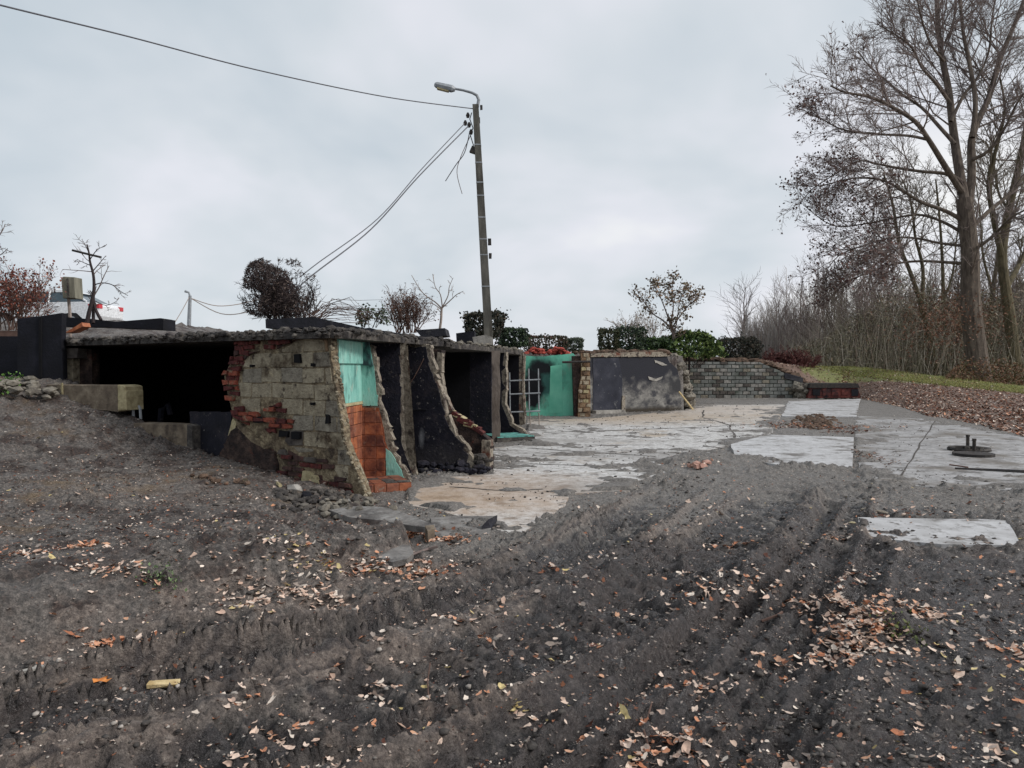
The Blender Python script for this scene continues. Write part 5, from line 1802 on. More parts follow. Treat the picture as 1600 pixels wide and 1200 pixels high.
def in_low(p):
    px = 800 + FPX * p.x / p.y
    py = 575 - FPX * (p.z - EYE) / p.y
    return px < 1400 and (235 < py < 455) or (px < 1290 and 120 < py) or (px < 1345 and R.random() < .1)


limb_tree('bare_tree', 'huge bare tree on the right with brown leaves left on its lower branches', D(1536, 618, YT), big_limbs, YT, mBARK, BT, 21,
          kid=(22, .35, .026), leaves=(DL, 3600, in_low), leafsize=.16, twm=mat('twig_tree', [(.3, (102, 91, 88)), (.7, (140, 127, 122))], 3, .95, 0, spec=.1), yspread=4.5)  # haze put into the twig colour by lightening it
# other grown trees behind and beside
def back_tree(label, y, limbs, seed, m=mBARKB, kid=(10, .4, .03), tw=None):
    a_ = limbs[0][0][0]
    return limb_tree('bare_tree', label, D(a_[0], a_[1], y), limbs, y, m, dict(BT, kids=[8, 6, 0], rmin=.016), seed, kid=(kid[0] + 5, kid[1], kid[2]), twm=tw or mat('twig_mossy', [(.3, (92, 84, 74)), (.7, (126, 116, 104))], 3, .95, 0, spec=.1), yspread=3)


back_tree('bare tree with a thick leaning trunk at the right edge', 48, [
    ([(1588, 612), (1583, 540), (1574, 470), (1566, 400), (1576, 330), (1592, 260), (1606, 190)], .42, .16),
    ([(1568, 410), (1552, 340), (1545, 280), (1560, 220), (1570, 170), (1562, 120)], .2, .05),
    ([(1572, 450), (1600, 400), (1630, 340)], .2, .1), ([(1577, 330), (1560, 300), (1552, 250), (1540, 220)], .1, .04)], 22)
back_tree('twin stemmed bare tree left of the huge tree', 50, [
    ([(1462, 600), (1455, 540), (1440, 480), (1424, 430), (1405, 380), (1395, 320), (1380, 270)], .22, .06),
    ([(1440, 480), (1442, 420), (1430, 370), (1424, 320), (1410, 280)], .14, .04),
    ([(1424, 432), (1408, 400), (1375, 370), (1350, 340)], .1, .03)], 23)
back_tree('slim straight bare tree close behind the huge trunk on its left', 54, [
    ([(1478, 600), (1476, 530), (1474, 460), (1472, 400), (1468, 340), (1462, 280)], .2, .05),
    ([(1474, 470), (1488, 430), (1494, 380), (1500, 330)], .1, .03)], 24)
back_tree('bare tree with forked crown between the huge trunk and the right edge', 58, [
    ([(1548, 600), (1545, 520), (1552, 450), (1560, 380), (1548, 310), (1556, 240)], .24, .06),
    ([(1551, 455), (1536, 400), (1532, 340), (1524, 280)], .12, .03), ([(1560, 380), (1585, 330), (1600, 280)], .12, .04)], 25)
back_tree('slender bare tree rising over the middle of the thicket', 60, [
    ([(1395, 590), (1388, 530), (1372, 480), (1360, 430), (1352, 395)], .14, .04),
    ([(1380, 500), (1392, 460), (1396, 420)], .07, .03)], 26, m=mTWIG)
back_tree('small pale bare tree at the left end of the thicket', 62, [
    ([(1322, 590), (1318, 540), (1312, 490), (1316, 450), (1310, 425)], .12, .04),
    ([(1314, 500), (1300, 470), (1290, 450)], .06, .02)], 27, m=mTWIGP)

# thicket saplings, six shapes copied many times
SAP = dict(seg=[6, 4, 3], wob=[.07, .12, .2], up=[.06, .12, .06], taper=[.25, .35, .3], kids=[20, 8, 0], start=[.12, .15, 0], ang=[.55, .5, .5], ratio=[.36, .5, 0], rr=[.5, .6, 0], rmin=.012)
protos = []
for k in range(6):
    mb = MB()
    tips = []
    rg = random.Random(40 + k)
    grow(mb, Vector((0, 0, -.2)), Vector((rg.uniform(-.1, .1), 0, 1)), 7.0, .07, 0, SAP, tips, rg)
    if k % 2:
        grow(mb, Vector((.15, 0, -.2)), Vector((rg.uniform(-.3, .3), .1, 1)), 5.5, .06, 0, SAP, tips, rg)
    me = bpy.data.meshes.new('bare_sapling')
    me.from_pydata(mb.v, [], mb.f)
    me.materials.append([mTWIG, mTWIGP, mTWIG][k % 3])
    protos.append(me)
rg = random.Random(77)
for k in range(120):
    f = (k + rg.random()) / 120
    px = 1150 + 520 * f
    if px < 1215 and rg.random() < .3:
        continue
    y = rg.uniform(62, 84) if px < 1260 else rg.uniform(52, 78)
    u_ = (px - 800) / FPX
    x = u_ * y
    topy = np.interp(px, [1150, 1200, 1260, 1330, 1420, 1600], [488, 490, 468, 468, 462, 440]) + rg.uniform(-56, 18)
    h_ = EYE + (575 - topy) * y / FPX
    o = bpy.data.objects.new('bare_sapling', protos[rg.randrange(6)])
    COL.objects.link(o)
    zb = hz(x, y)
    o.location = (x, y, zb - .2)
    s_ = max(h_ - zb, 3) / 7.2
    o.scale = (s_ * rg.uniform(.9, 1.3), s_ * rg.uniform(.9, 1.3), s_)
    o.rotation_euler = (0, 0, rg.uniform(0, 6.28))
    tag(o, 'thin bare sapling in the thicket behind the strip of grass', 'tree', 'bare saplings in the thicket')

# undergrowth: thousands of thin stems
def stems(name, n, fpx, fy, fh, r, cols, label, seed, loc, kind='stuff', lean=.25, cat='undergrowth'):
    rs = np.random.RandomState(seed)
    px = fpx(rs, n)
    y = fy(rs, n, px)
    x = (px - 800) / FPX * y
    z = base_height(x, y)[0]
    h = fh(rs, n, px, y)
    an = rs.uniform(0, 6.28, n)
    r_ = r * rs.uniform(.5, 1.5, n) * (y / 50)
    T = []
    mid = np.stack([x + rs.normal(0, lean * .4, n) * h * .3, y + rs.normal(0, lean * .4, n) * h * .3, z + h * .55], 1)
    top = mid + np.stack([rs.normal(0, lean, n) * h * .45, rs.normal(0, lean, n) * h * .45, h * .45], 1)
    bot = np.stack([x, y, z - .1], 1)
    for P, k in ((bot, 1), (mid, .75), (top, .25)):
        for j in range(3):
            a_ = an + j * 2.094
            T.append(P + np.stack([np.cos(a_) * r_ * k, np.sin(a_) * r_ * k, np.zeros(n)], 1))
    V_ = np.stack(T, 1).reshape(-1, 3)
    idx = np.arange(n)[:, None] * 9
    F_ = []
    for l_ in (0, 3):
        for j in range(3):
            F_.append(idx + np.array([[l_ + j, l_ + (j + 1) % 3, l_ + 3 + (j + 1) % 3, l_ + 3 + j]]))
    F_ = np.concatenate(F_)
    o = fast(name, V_, F_, mLEAFG, loc)
    c_ = np.array([S(*q)[:3] for q in cols])[rs.randint(0, len(cols), n)] * rs.uniform(.8, 1.2, (n, 1))
    at = o.data.color_attributes.new('tint', 'FLOAT_COLOR', 'POINT')
    at.data.foreach_set('color', np.repeat(np.concatenate([c_, np.ones((n, 1))], 1), 9, 0).astype(np.float32).ravel())
    return tag(o, label, cat, None, kind)


stems('thicket', 4200, lambda rs, n: 1225 + 440 * rs.rand(n) ** .85, lambda rs, n, px: rs.uniform(47, 76, n),
      lambda rs, n, px, y: rs.uniform(.25, 1, n) * (2.4 + 4.6 * smooth((px - 1220) / 170)) * (.8 + .5 * fbm(px / 40, y / 6, 2, 5)), .012,
      [(158, 150, 136), (172, 164, 150), (142, 136, 118), (184, 176, 164), (132, 126, 106), (150, 132, 118)], 'dense thicket of thin bare stems behind the strip of grass', 31, (28, 60, 1), lean=.9)
stems('thicket', 2600, lambda rs, n: 1140 + 140 * rs.rand(n), lambda rs, n, px: rs.uniform(66, 86, n),
      lambda rs, n, px, y: rs.uniform(.4, 1, n) * (3.5 + 3.5 * fbm(px / 18, px * 0, 2, 15)), .014,
      [(160, 156, 152), (142, 138, 134), (150, 140, 132)], 'pale distant thicket rising right of the rounded hedge', 33, (20, 75, 1))
rs = np.random.RandomState(61)
n = 52000
px = 1240 + 420 * rs.rand(n) ** .85
yy = rs.uniform(48, 74, n)
xx = (px - 800) / FPX * yy
hh = rs.rand(n) ** 1.3 * (1.2 + 4.2 * smooth((px - 1240) / 190)) * (.6 + .9 * fbm(px / 30, yy / 5, 3, 8))
P_ = np.stack([xx, yy, base_height(xx, yy)[0] + hh], 1)
o = cloud('undergrowth', P_, .36, [(138, 132, 106), (156, 148, 124), (116, 112, 88), (160, 140, 120), (100, 100, 78), (174, 164, 146), (128, 112, 98)], mLEAFG, None, (28, 60, 1), asp=.10, seed=9)
tag(o, 'olive and brown undergrowth filling the foot of the thicket', 'undergrowth', None, 'stuff')
n = 5000
px = 1478 + 170 * rs.rand(n)
yy = rs.uniform(40, 47, n)
xx = (px - 800) / FPX * yy
hh = rs.rand(n) ** 1.6 * (.7 + .9 * fbm(px / 25, yy / 3, 2, 8)) * smooth((px - 1470) / 40)
P_ = np.stack([xx, yy, base_height(xx, yy)[0] + hh], 1)
o = cloud('bramble', P_, .16, [(104, 72, 56), (128, 92, 70), (88, 70, 54), (100, 96, 66), (140, 110, 86)], mLEAFG, None, (27, 43, .5), asp=.4, seed=10)
tag(o, 'reddish brown brambles round the foot of the huge bare tree', 'brambles', None, 'stuff')
# rusty leaves still hanging in the middle storey
n = 2600
px = rs.normal(1490, 45, n)
yy = rs.uniform(42, 50, n)
xx = (px - 800) / FPX * yy
zz_ = EYE + (575 - rs.normal(500, 26, n)) * yy / FPX
o = cloud('hanging_leaves', np.stack([xx, yy, zz_], 1), .15, [(128, 92, 74), (112, 80, 66), (140, 104, 84)], mLEAFG, None, (26, 46, 4), asp=.5, seed=11)
tag(o, 'rusty leaves hanging on young growth round the huge trunk', 'leaves', None, 'stuff')
# grass strip blades
stems('grass', 9000, lambda rs, n: 1262 + 400 * rs.rand(n), lambda rs, n, px: np.interp((px - 800) / FPX, [.38, .45, .54, .6, .667, .9], [43.5, 45, 38, 34.5, 32, 30.5]) + rs.uniform(0, 8, n) * rs.rand(n),
      lambda rs, n, px, y: rs.uniform(.05, .14, n), .014, [(146, 148, 84), (130, 134, 74), (162, 158, 100), (120, 120, 68)], 'strip of short yellow green grass on the bank', 35, (22, 40, 1), cat='grass', lean=.5)
# ------------------------------------------------------------------ things lying on the ground
def box_px(name, a, b, y0, y1, ztop, zbot, depth, m, label, cat, endm=None, endw=.12):
    """a beam between two pixels of its top edge at depths y0, y1"""
    p, q = D(a[0], a[1], y0), D(b[0], b[1], y1)
    pl_ = Plane((p.x, p.y), (q.x, q.y))
    t = empty(name, (p.x, p.y, min(zbot[0], zbot[1])), label, cat)
    P = [(0, p.z), (pl_.len, q.z), (pl_.len, zbot[1]), (0, zbot[0])]
    if endm:
        P1 = [P[0], (pl_.len - endw, p.z + (q.z - p.z) * .9), (pl_.len - endw, zbot[1]), P[3]]
        vs, fs = prism(pl_, roughen(P1, .12, .006), 0, -depth, .01)
        link('beam', vs, fs, m, t)
        vs, fs = prism(pl_, roughen([(pl_.len - endw, q.z + .005), (pl_.len, q.z - .01), (pl_.len, zbot[1] + .02), (pl_.len - endw, zbot[1])], .08, .01), .015, -depth, .01)
        link('broken_end', vs, fs, endm, t)
    else:
        vs, fs = prism(pl_, roughen(P, .12, .006), 0, -depth, .01)
        link('beam', vs, fs, m, t)
    return t, pl_


mKERB = mat('kerb_brown', [(.3, (84, 74, 64)), (.5, (112, 100, 86)), (.75, (146, 134, 116))], 7, .95, .6, 30, stain=(3, .54, .68, (60, 52, 48)))
t1, pl1 = box_px('concrete_beam', (72, 601), (198, 602), 12.0, 11.4, 0, (1.0, .95), .3, mKERB, 'long concrete beam with a yellowish broken end, top of the dirt slope', 'beam', mCREAM, .17)
vs, fs = prism(pl1, [(.33, 1.37), (.37, 1.37), (.37, 1.02), (.33, 1.02)], .012, 0)
link('joint', vs, fs, mCREAM, t1)
t2, pl2 = box_px('concrete_beam', (208, 661), (302, 664), 11.3, 10.75, 0, (.3, .2), .28, mKERB, 'shorter concrete beam standing lower on the dirt slope before the dark cellar', 'beam', mCONCD, .11)
for (px, y0_, y1_) in [(208, 633, 660), (219, 634, 655)]:
    mb = MB()
    mb.tube([D(px - 3, y0_, 11.6), D(px, y0_ + 4, 11.6), D(px + 1, y1_, 11.6)], .022, 6)
    tag(mb.build('bent_pipe', mSTEEL, loc=D(px, y1_, 11.6)), 'bent grey pipe stub %s the long beam end' % ('closest to' if px < 210 else 'slightly right of'), 'pipe')
mb = MB()
mb.tube([D(250, 660, 12.6), D(252, 640, 12.6), D(262, 632, 12.6), D(266, 648, 12.6)], .05, 6)
tag(mb.build('bent_sheet', mCHARW, loc=D(250, 660, 12.6)), 'dim bent metal piece inside the dark cellar', 'scrap')

# fallen slab in the middle left
fs_ = empty('fallen_slab', (-1.4, 7.8, 0), 'broken concrete slab propped over orange leaves, left of centre', 'slab')


def plate(name, pxs, zs, th, m, parent=None, label=None, cat=None, amp=.01, step=.1):
    """top outline given by pixels and heights; th thick"""
    P = []
    n = len(pxs)
    for k in range(n):
        a_, b_ = pxs[k], pxs[(k + 1) % n]
        za, zb = zs[k], zs[(k + 1) % n]
        pa, pb = G(a_[0], a_[1], za), G(b_[0], b_[1], zb)
        kk = max(1, int((pb - pa).length / step))
        for j in range(kk):
            q_ = pa.lerp(pb, j / kk)
            P.append(q_ + Vector((R.uniform(-amp, amp), R.uniform(-amp, amp), R.uniform(-amp, amp) * .3)))
    n = len(P)
    ar_ = sum(P[i_ - 1].x * P[i_].y - P[i_].x * P[i_ - 1].y for i_ in range(n))
    if ar_ < 0:
        P = P[::-1]
    vs = [tuple(p) for p in P] + [(p.x, p.y, p.z - th) for p in P]
    fs = [tuple(range(n)), tuple(range(n, 2 * n))[::-1]] + [(i_, n + i_, n + (i_ + 1) % n, (i_ + 1) % n) for i_ in range(n)]
    o = link(name, vs, fs, m, parent, None if parent else (P[0].x, P[0].y, P[0].z - th))
    return tag(o, label, cat)


mSLABG = mat('grey_slab', [(.3, (92, 88, 85)), (.5, (122, 118, 114)), (.75, (152, 150, 147))], 6, .7, .6, 26, stain=[(3, .52, .66, (72, 68, 66)), (9, .6, .7, (60, 54, 50))], spec=.4)
plate('slab_top', [(512, 796), (560, 790), (610, 794), (678, 819), (676, 825), (600, 814), (545, 808)], [.12, .16, .17, .16, .15, .14, .12], .055, mSLABG, fs_, amp=.012)
plate('slab_edge', [(664, 822), (678, 820), (680, 826), (667, 829)], [.155, .16, .15, .15], .17, mKERB, fs_)
plate('flat_slab', [(672, 809), (720, 806), (775, 806), (770, 820), (760, 840), (690, 843), (678, 834)], [.035, .035, .035, .03, .03, .03, .03], .06, mSLABG, None, 'flat bluish grey slab lying just right of the propped broken slab', 'slab')
plate('flat_slab', [(754, 822), (764, 811), (776, 805), (776, 814), (768, 824)], [.06, .12, .10, .04, .03], .03, mBITU, None, 'small dark tilted corner piece on the bluish grey slab', 'slab')
plate('flat_slab', [(566, 858), (590, 848), (640, 852), (646, 862), (638, 872), (612, 878), (574, 873)], [.06, .1, .1, .11, .11, .08, .05], .045, mSLABG, None, 'small rounded grey slab lying below the leaves by the propped slab', 'slab')
rb = []
for k in range(46):
    p = G(R.uniform(500, 615), R.uniform(786, 806), .1)
    rb.append(((p.x, p.y, R.uniform(.04, .16)), R.uniform(.03, .085)))
rocks('slab_rubble', rb, mSTONE, 'pale rubble lying on the propped broken slab', 'rubble')
mb = MB()
for (a_, b_) in [((617, 876), (668, 858)), ((668, 858), (684, 854))]:
    p, q = G(*a_, .03), G(*b_, .05)
    mb.tube([p, q], .014, 5)
tag(mb.build('stick', mTWIG, loc=G(617, 876, .03)), 'grey stick lying against the small rounded slab', 'stick')

# scraps at the foot of the block wall
for (pts, r_, m_, nm, lb) in [
        ([(362, 735), (390, 733), (410, 737)], .05, mSTEELD, 'charred_pipe', 'charred pipe lying at the top of the slope before the block wall'),
        ([(412, 743), (424, 753), (438, 764)], .022, mCREAM, 'pale_batten', 'pale batten lying on the slope before the block wall'),
        ([(528, 762), (538, 772), (546, 790)], .02, mCONC, 'pale_batten', 'pale batten leaning at the foot of the block wall')]:
    P = []
    for a_ in pts:
        p = Gt(*a_)
        P.append(p + Vector((0, 0, .04)))
    mb = MB()
    mb.tube(P, r_, 6)
    tag(mb.build(nm, m_, loc=P[0]), lb, 'scrap')
for (px, py, sz_, m_, lb) in [(405, 742, .15, mCREAM, 'cream plaster chunk beside the charred pipe'), (462, 768, .12, mCONC, 'white plaster chunk below the block wall'), (478, 778, .1, mCHAR, 'black charred chunk below the block wall')]:
    p = Gt(px, py)
    mb = MB()
    mb.add(rock_verts((p.x, p.y, p.z + sz_ * .3), sz_, .5), ICO)
    tag(mb.build('plaster_chunk', m_, loc=(p.x, p.y, p.z)), lb, 'rubble')
rb = []
for k in range(150):
    p = Gt(R.uniform(430, 560), R.uniform(762, 800))
    rb.append(((p.x, p.y, p.z + .02), R.uniform(.02, .07)))
rocks('wall_rubble', rb, mCONCD, 'dark crumbled rubble at the foot of the block wall', 'rubble')
rb = []
for k in range(90):
    p = Gt(R.uniform(300, 430), R.uniform(722, 758))
    rb.append(((p.x, p.y, p.z + .02), R.uniform(.02, .07)))
rocks('wall_rubble', rb, mEARTH, 'brown crumbs along the top of the slope before the cellar', 'rubble')
rb = []
for k in range(70):
    p = D(R.uniform(-10, 95), R.uniform(592, 626), 11.8)
    z_ = hz(p.x, p.y)
    rb.append(((p.x, p.y + R.uniform(-.6, .4), z_ + .02 + R.uniform(0, .10)), R.uniform(.04, .11)))
rocks('stone_pile', rb, mSTONE, 'grey stones piled before the black wall at the left edge', 'stones')
p = D(6, 606, 11.4)
bush('weed', 'small green weed among the grey stones at the left edge', (p.x, p.y, hz(p.x, p.y)), .25, .3, 10, mTWIGD, seed=51, leaves=([(78, 112, 52), (98, 134, 64)], 260), leafsize=.05, cat='plant', r=.006)
for (px, py, lb, sd_, cc) in [(246, 905, 'small green weed on the dirt slope at the lower left', 52, [(92, 112, 74), (120, 138, 96)]), (1402, 992, 'low green tuft of weed beside the orange leaf drift at lower right', 53, [(86, 96, 56), (116, 122, 70)])]:
    p = Gt(px, py)
    bush('weed', lb, p, .16, .09, 12, mTWIGD, seed=sd_, leaves=(cc, 150), leafsize=.022, cat='plant', r=.003, tiltmax=1.4, P=dict(BUSHP, rmin=.0015))
# rusty drain frame on the right slab
mn = empty('drain_fitting', G(1516, 712), 'rusty round drain fitting with two upright bolts on the right slab', 'drain')
c_ = G(1514, 703, .03)
mb = MB()
ring = [c_ + Vector((math.cos(a) * .34, math.sin(a) * .34, .02)) for a in np.linspace(0, 2 * math.pi, 20)]
mb.tube(ring, .035, 5, False)
mb.build('ring', mSTEELD, mn)
c2 = G(1521, 712, .02)
mb = MB()
mb.tube([c2, c2 + Vector((0, 0, .05))], .34, 16)
mb.build('plate', mSTEELD, mn)
for (px, py0, py1) in [(1512, 698, 680), (1522, 708, 686)]:
    p = G(px, py0, .03)
    hh_ = (py0 - py1) / (FPX / p.y)
    mb = MB()
    mb.tube([p, p + Vector((0, 0, hh_))], .032, 8)
    mb.build('bolt', mSTEELD, mn)
    mb = MB()
    mb.tube([p + Vector((0, 0, hh_ - .03)), p + Vector((0, 0, hh_ + .01))], .042, 6)
    mb.build('nut', mSTEELD, mn)
for k in range(14):
    a = R.uniform(0, 6.28)
    MB().box(c_ + Vector((math.cos(a) * .3, math.sin(a) * .3, .02)), (.12, .08, .05), a, .012).build('brick', mCONCD, mn)
p, q = G(1492, 732, .03), G(1680, 742, .03)
mb = MB()
mb.tube([p, lerp(p, q, .5), q], [.02, .035, .035], 6)
tag(mb.build('iron_bar', mSTEELD, loc=p), 'long dark iron bar lying on the right slab', 'bar')
p, q = G(1484, 727, .02), G(1512, 731, .02)
mb = MB()
mb.tube([p, q], .022, 5)
tag(mb.build('stick', mTWIGB, loc=p), 'short brown stick near the long iron bar', 'stick')
bl_ = empty('brick_chunk', G(1092, 728), 'pale red lump of broken brick on the mud in mid yard', 'rubble')
for k in range(7):
    p = G(1080 + k * 4, 729 + R.uniform(-3, 2), .06)
    MB().box((p.x, p.y, hz(p.x, p.y) + .02 + R.uniform(-.01, .02)), (.12, .08, .05), R.uniform(0, 3), .015, (R.uniform(-.3, .3), 0)).build('brick', mat('brick_pale', [(.3, (150, 112, 100)), (.7, (196, 158, 142))], 8, .9, .4, 40), bl_)
dh = []
for k in range(240):
    p = G(1272 + R.gauss(0, 15), 661 + R.gauss(0, 4))
    dh.append(((p.x, p.y, hz(p.x, p.y) + .0), R.uniform(.03, .11)))
rocks('dirt_heap', dh, mEARTH, 'small brown dirt heap in the leafy gap between the far slabs', 'dirt')
# pale scraps near the small slab
for (px, py, s_, lb) in [(1358, 798, .09, 'white plaster scrap at the corner of the small right slab'), (1376, 802, .07, 'smaller white scrap at the edge of the small right slab'), (1332, 818, .05, 'yellowish scrap left of the small right slab')]:
    p = G(px, py, .03)
    mb = MB()
    mb.add(rock_verts((p.x, p.y, .04), s_, .3), ICO)
    tag(mb.build('plaster_scrap', mCREAM if px == 1332 else mEDGE, loc=p), lb, 'scrap')

# foreground scraps
p = Gt(256, 1070)
ch = MB()
ch.box((p.x, p.y, p.z + .045), (.155, .045, .018), .28, .006, (.25, .05))
tag(ch.build('wood_chip', mWOODP, loc=p), 'pale yellow splinter of wood lying in the mud at lower left', 'wood chip')
p = Gt(50, 1057)
ch = MB()
ch.box((p.x, p.y, p.z + .035), (.1, .035, .014), .9, .004)
tag(ch.build('slate_shard', mCONC, loc=p), 'narrow grey shard in the mud at the far lower left', 'shard')
p, q = Gt(50, 1200), Gt(70, 1160)
mb = MB()
mb.tube([p + Vector((0, 0, .01)), q + Vector((0, 0, .05))], [.014, .01], 6)
tag(mb.build('stick', mWOOD, loc=p), 'short brown stick poking up at the bottom left corner', 'stick')
for (pts, lb) in [([(672, 1040), (668, 1070), (670, 1110)], 'thin dry stem standing in the mud at lower centre'), ([(1018, 1104), (1006, 1140), (1012, 1168)], 'thin bent twig on the mud at lower right of centre'), ([(1190, 985), (1215, 965), (1222, 960)], 'dark short twig in the tyre rut')]:
    P = [Gt(*a_) + Vector((0, 0, .015)) for a_ in pts]
    mb = MB()
    mb.tube(P, .004 if 'dark' not in lb else .009, 5)
    tag(mb.build('twig', mTWIGB, loc=P[0]), lb, 'twig')

p = Gt(160, 1088)
v_, f_ = [(0, 0, .004), (.05, 0, .02), (.035, .022, .012), (.008, .034, .02), (-.03, .028, .006), (-.052, .002, .018), (-.03, -.026, .008), (.006, -.032, .02), (.034, -.024, .01)], [(0, k, k % 8 + 1) for k in range(1, 9)]
big = link('fallen_leaf', v_, f_, mat('leaf_bright_orange', [(.3, (196, 116, 52)), (.7, (226, 150, 82))], 40, .7, .2, 90, bdist=.002))
big.location = (p.x, p.y, p.z + .03)
tag(big, 'broad bright orange leaf lying alone in the mud left of the yellow wood splinter', 'leaf')

# ------------------------------------------------------------------ clods, grit, leaves
def lumps(name, x, y, r, m, label, seed, flat=.6, cat='soil', sink=.2):
    rs = np.random.RandomState(seed)
    n = len(x)
    z = height(x, y)
    t = (1 + 5 ** .5) / 2
    base = np.array([(-1, t, 0), (1, t, 0), (-1, -t, 0), (1, -t, 0), (0, -1, t), (0, 1, t), (0, -1, -t), (0, 1, -t), (t, 0, -1), (t, 0, 1), (-t, 0, -1), (-t, 0, 1)]) / 1.9
    k = rs.uniform(.6, 1.2, (n, 12, 1)) * r[:, None, None]
    V_ = base[None] * k
    an = rs.uniform(0, 6.28, n)
    sx = rs.uniform(.7, 1.4, n)
    X_, Y_ = V_[:, :, 0] * sx[:, None], V_[:, :, 1]
    V_ = np.stack([X_ * np.cos(an)[:, None] - Y_ * np.sin(an)[:, None] + x[:, None], X_ * np.sin(an)[:, None] + Y_ * np.cos(an)[:, None] + y[:, None],
                   V_[:, :, 2] * flat + (z + r * sink)[:, None]], 2).reshape(-1, 3)
    F_ = (np.arange(n)[:, None, None] * 12 + np.array(ICO)[None]).reshape(-1, 3)
    o = fast(name, V_, F_, m, (float(x[0]), float(y[0]), 0))
    return tag(o, label, cat, None, 'stuff')


def ground_rand(rs, n, y0, y1, power=1.0, umax=.76):
    y = y0 + (y1 - y0) * rs.rand(n) ** power
    u = rs.uniform(-umax, umax, n)
    return u * y, y


mCLOD = mat('clod', [(.3, (44, 42, 42)), (.5, (70, 66, 63)), (.75, (104, 97, 91))], 20, .8, .6, 90, bdist=.01)
mGRIT = mat('grit', [(.35, (84, 80, 76)), (.5, (120, 114, 108)), (.65, (164, 156, 148))], 9, .9, .3, 60)
mGRITP = mat('pale_grit', [(.35, (120, 113, 106)), (.6, (176, 168, 160))], 9, .8, .3, 60)
rs = np.random.RandomState(5)
x, y = ground_rand(rs, 15000, 2.6, 11, 1.2)
ok = ~inside(x, y, FLOORS[0]) & (fbm(x * 1.6, y * 1.6, 3, 50) > .45)
x, y = x[ok], y[ok]
lumps('soil_clods', x, y, np.minimum(rs.gamma(1.3, .006, len(x)) + .003, .034), mCLOD, 'dark clods of mud scattered over the churned ground', 1, flat=.45, sink=.05)
x, y = ground_rand(rs, 9000, 2.6, 13, 1.1)
ok = ~floor_mask(x, y)
x, y = x[ok], y[ok]
lumps('grit', x, y, np.minimum(rs.gamma(1.4, .0025, len(x)) + .0015, .014), mGRIT, 'small grey stones scattered over the mud', 2, cat='gravel')
x, y = ground_rand(rs, 2000, 3.0, 26, 1.3)
x = np.where(rs.rand(len(x)) < .4, -np.abs(x), x)
ok = ~inside(x, y, TERR)
x, y = x[ok], y[ok]
lumps('plaster_crumbs', x, y, np.minimum(rs.gamma(1.5, .003, len(x)) + .002, .016) * (1 + y / 14), mGRITP, 'pale plaster crumbs strewn over slope and yard', 3, cat='crumbs')
# grit lying on the concrete
x, y = ground_rand(rs, 6500, 9, 38, 1.4, .56)
ok = floor_mask(x, y) & (fbm(x * 1.2, y * 1.2, 3, 71) > .5)
x, y = x[ok], y[ok]


def lumps_flat(name, x, y, r, z0, m, label, seed, cat='gravel'):
    global height
    keep_h = height
    height = lambda a, b, full=False: np.full(np.shape(a), z0)
    o = lumps(name, x, y, r, m, label, seed, cat=cat)
    height = keep_h
    return o


lumps_flat('floor_grit', x, y, (np.minimum(rs.gamma(1.3, .004, len(x)) + .003, .03)) * (.7 + y / 25), .022, mCLOD, 'dark grit scattered over the concrete floor', 4)

# leaves
TINT = {'beige': [(232, 204, 184), (240, 216, 198), (220, 188, 168), (210, 178, 158), (244, 228, 212)],
        'orange': [(208, 146, 112), (214, 158, 126), (186, 122, 90), (222, 172, 140)],
        'brown': [(122, 78, 58), (100, 64, 52), (142, 94, 70)],
        'yellow': [(206, 184, 128), (214, 194, 140)],
        'grey': [(150, 136, 126), (170, 156, 146), (128, 112, 102)]}


def leaf_template(k, seed):
    rg = random.Random(seed)
    pts = []
    lob = [.5, .36, .40, .33, .38, .3, .44, .32, .36, .38]
    n = len(lob)
    for i_ in range(n):
        a = 2 * math.pi * i_ / n
        r_ = lob[i_] * rg.uniform(.72, 1.2)
        pts.append((math.cos(a) * r_ * 1.2, math.sin(a) * r_ * .88))
    curl = rg.uniform(.5, 1.9)
    tw = rg.uniform(-1.1, 1.1)
    V_ = [(0, 0, .0)]
    for (a, b) in pts:
        V_.append((a, b, curl * (b * b) * 1.1 + tw * a * b + .35 * curl * a * a))
    F_ = [(0, i_ + 1, (i_ + 1) % n + 1) for i_ in range(n)]
    return np.array(V_), np.array(F_)


TEMPL = [leaf_template(k, 100 + k) for k in range(8)]
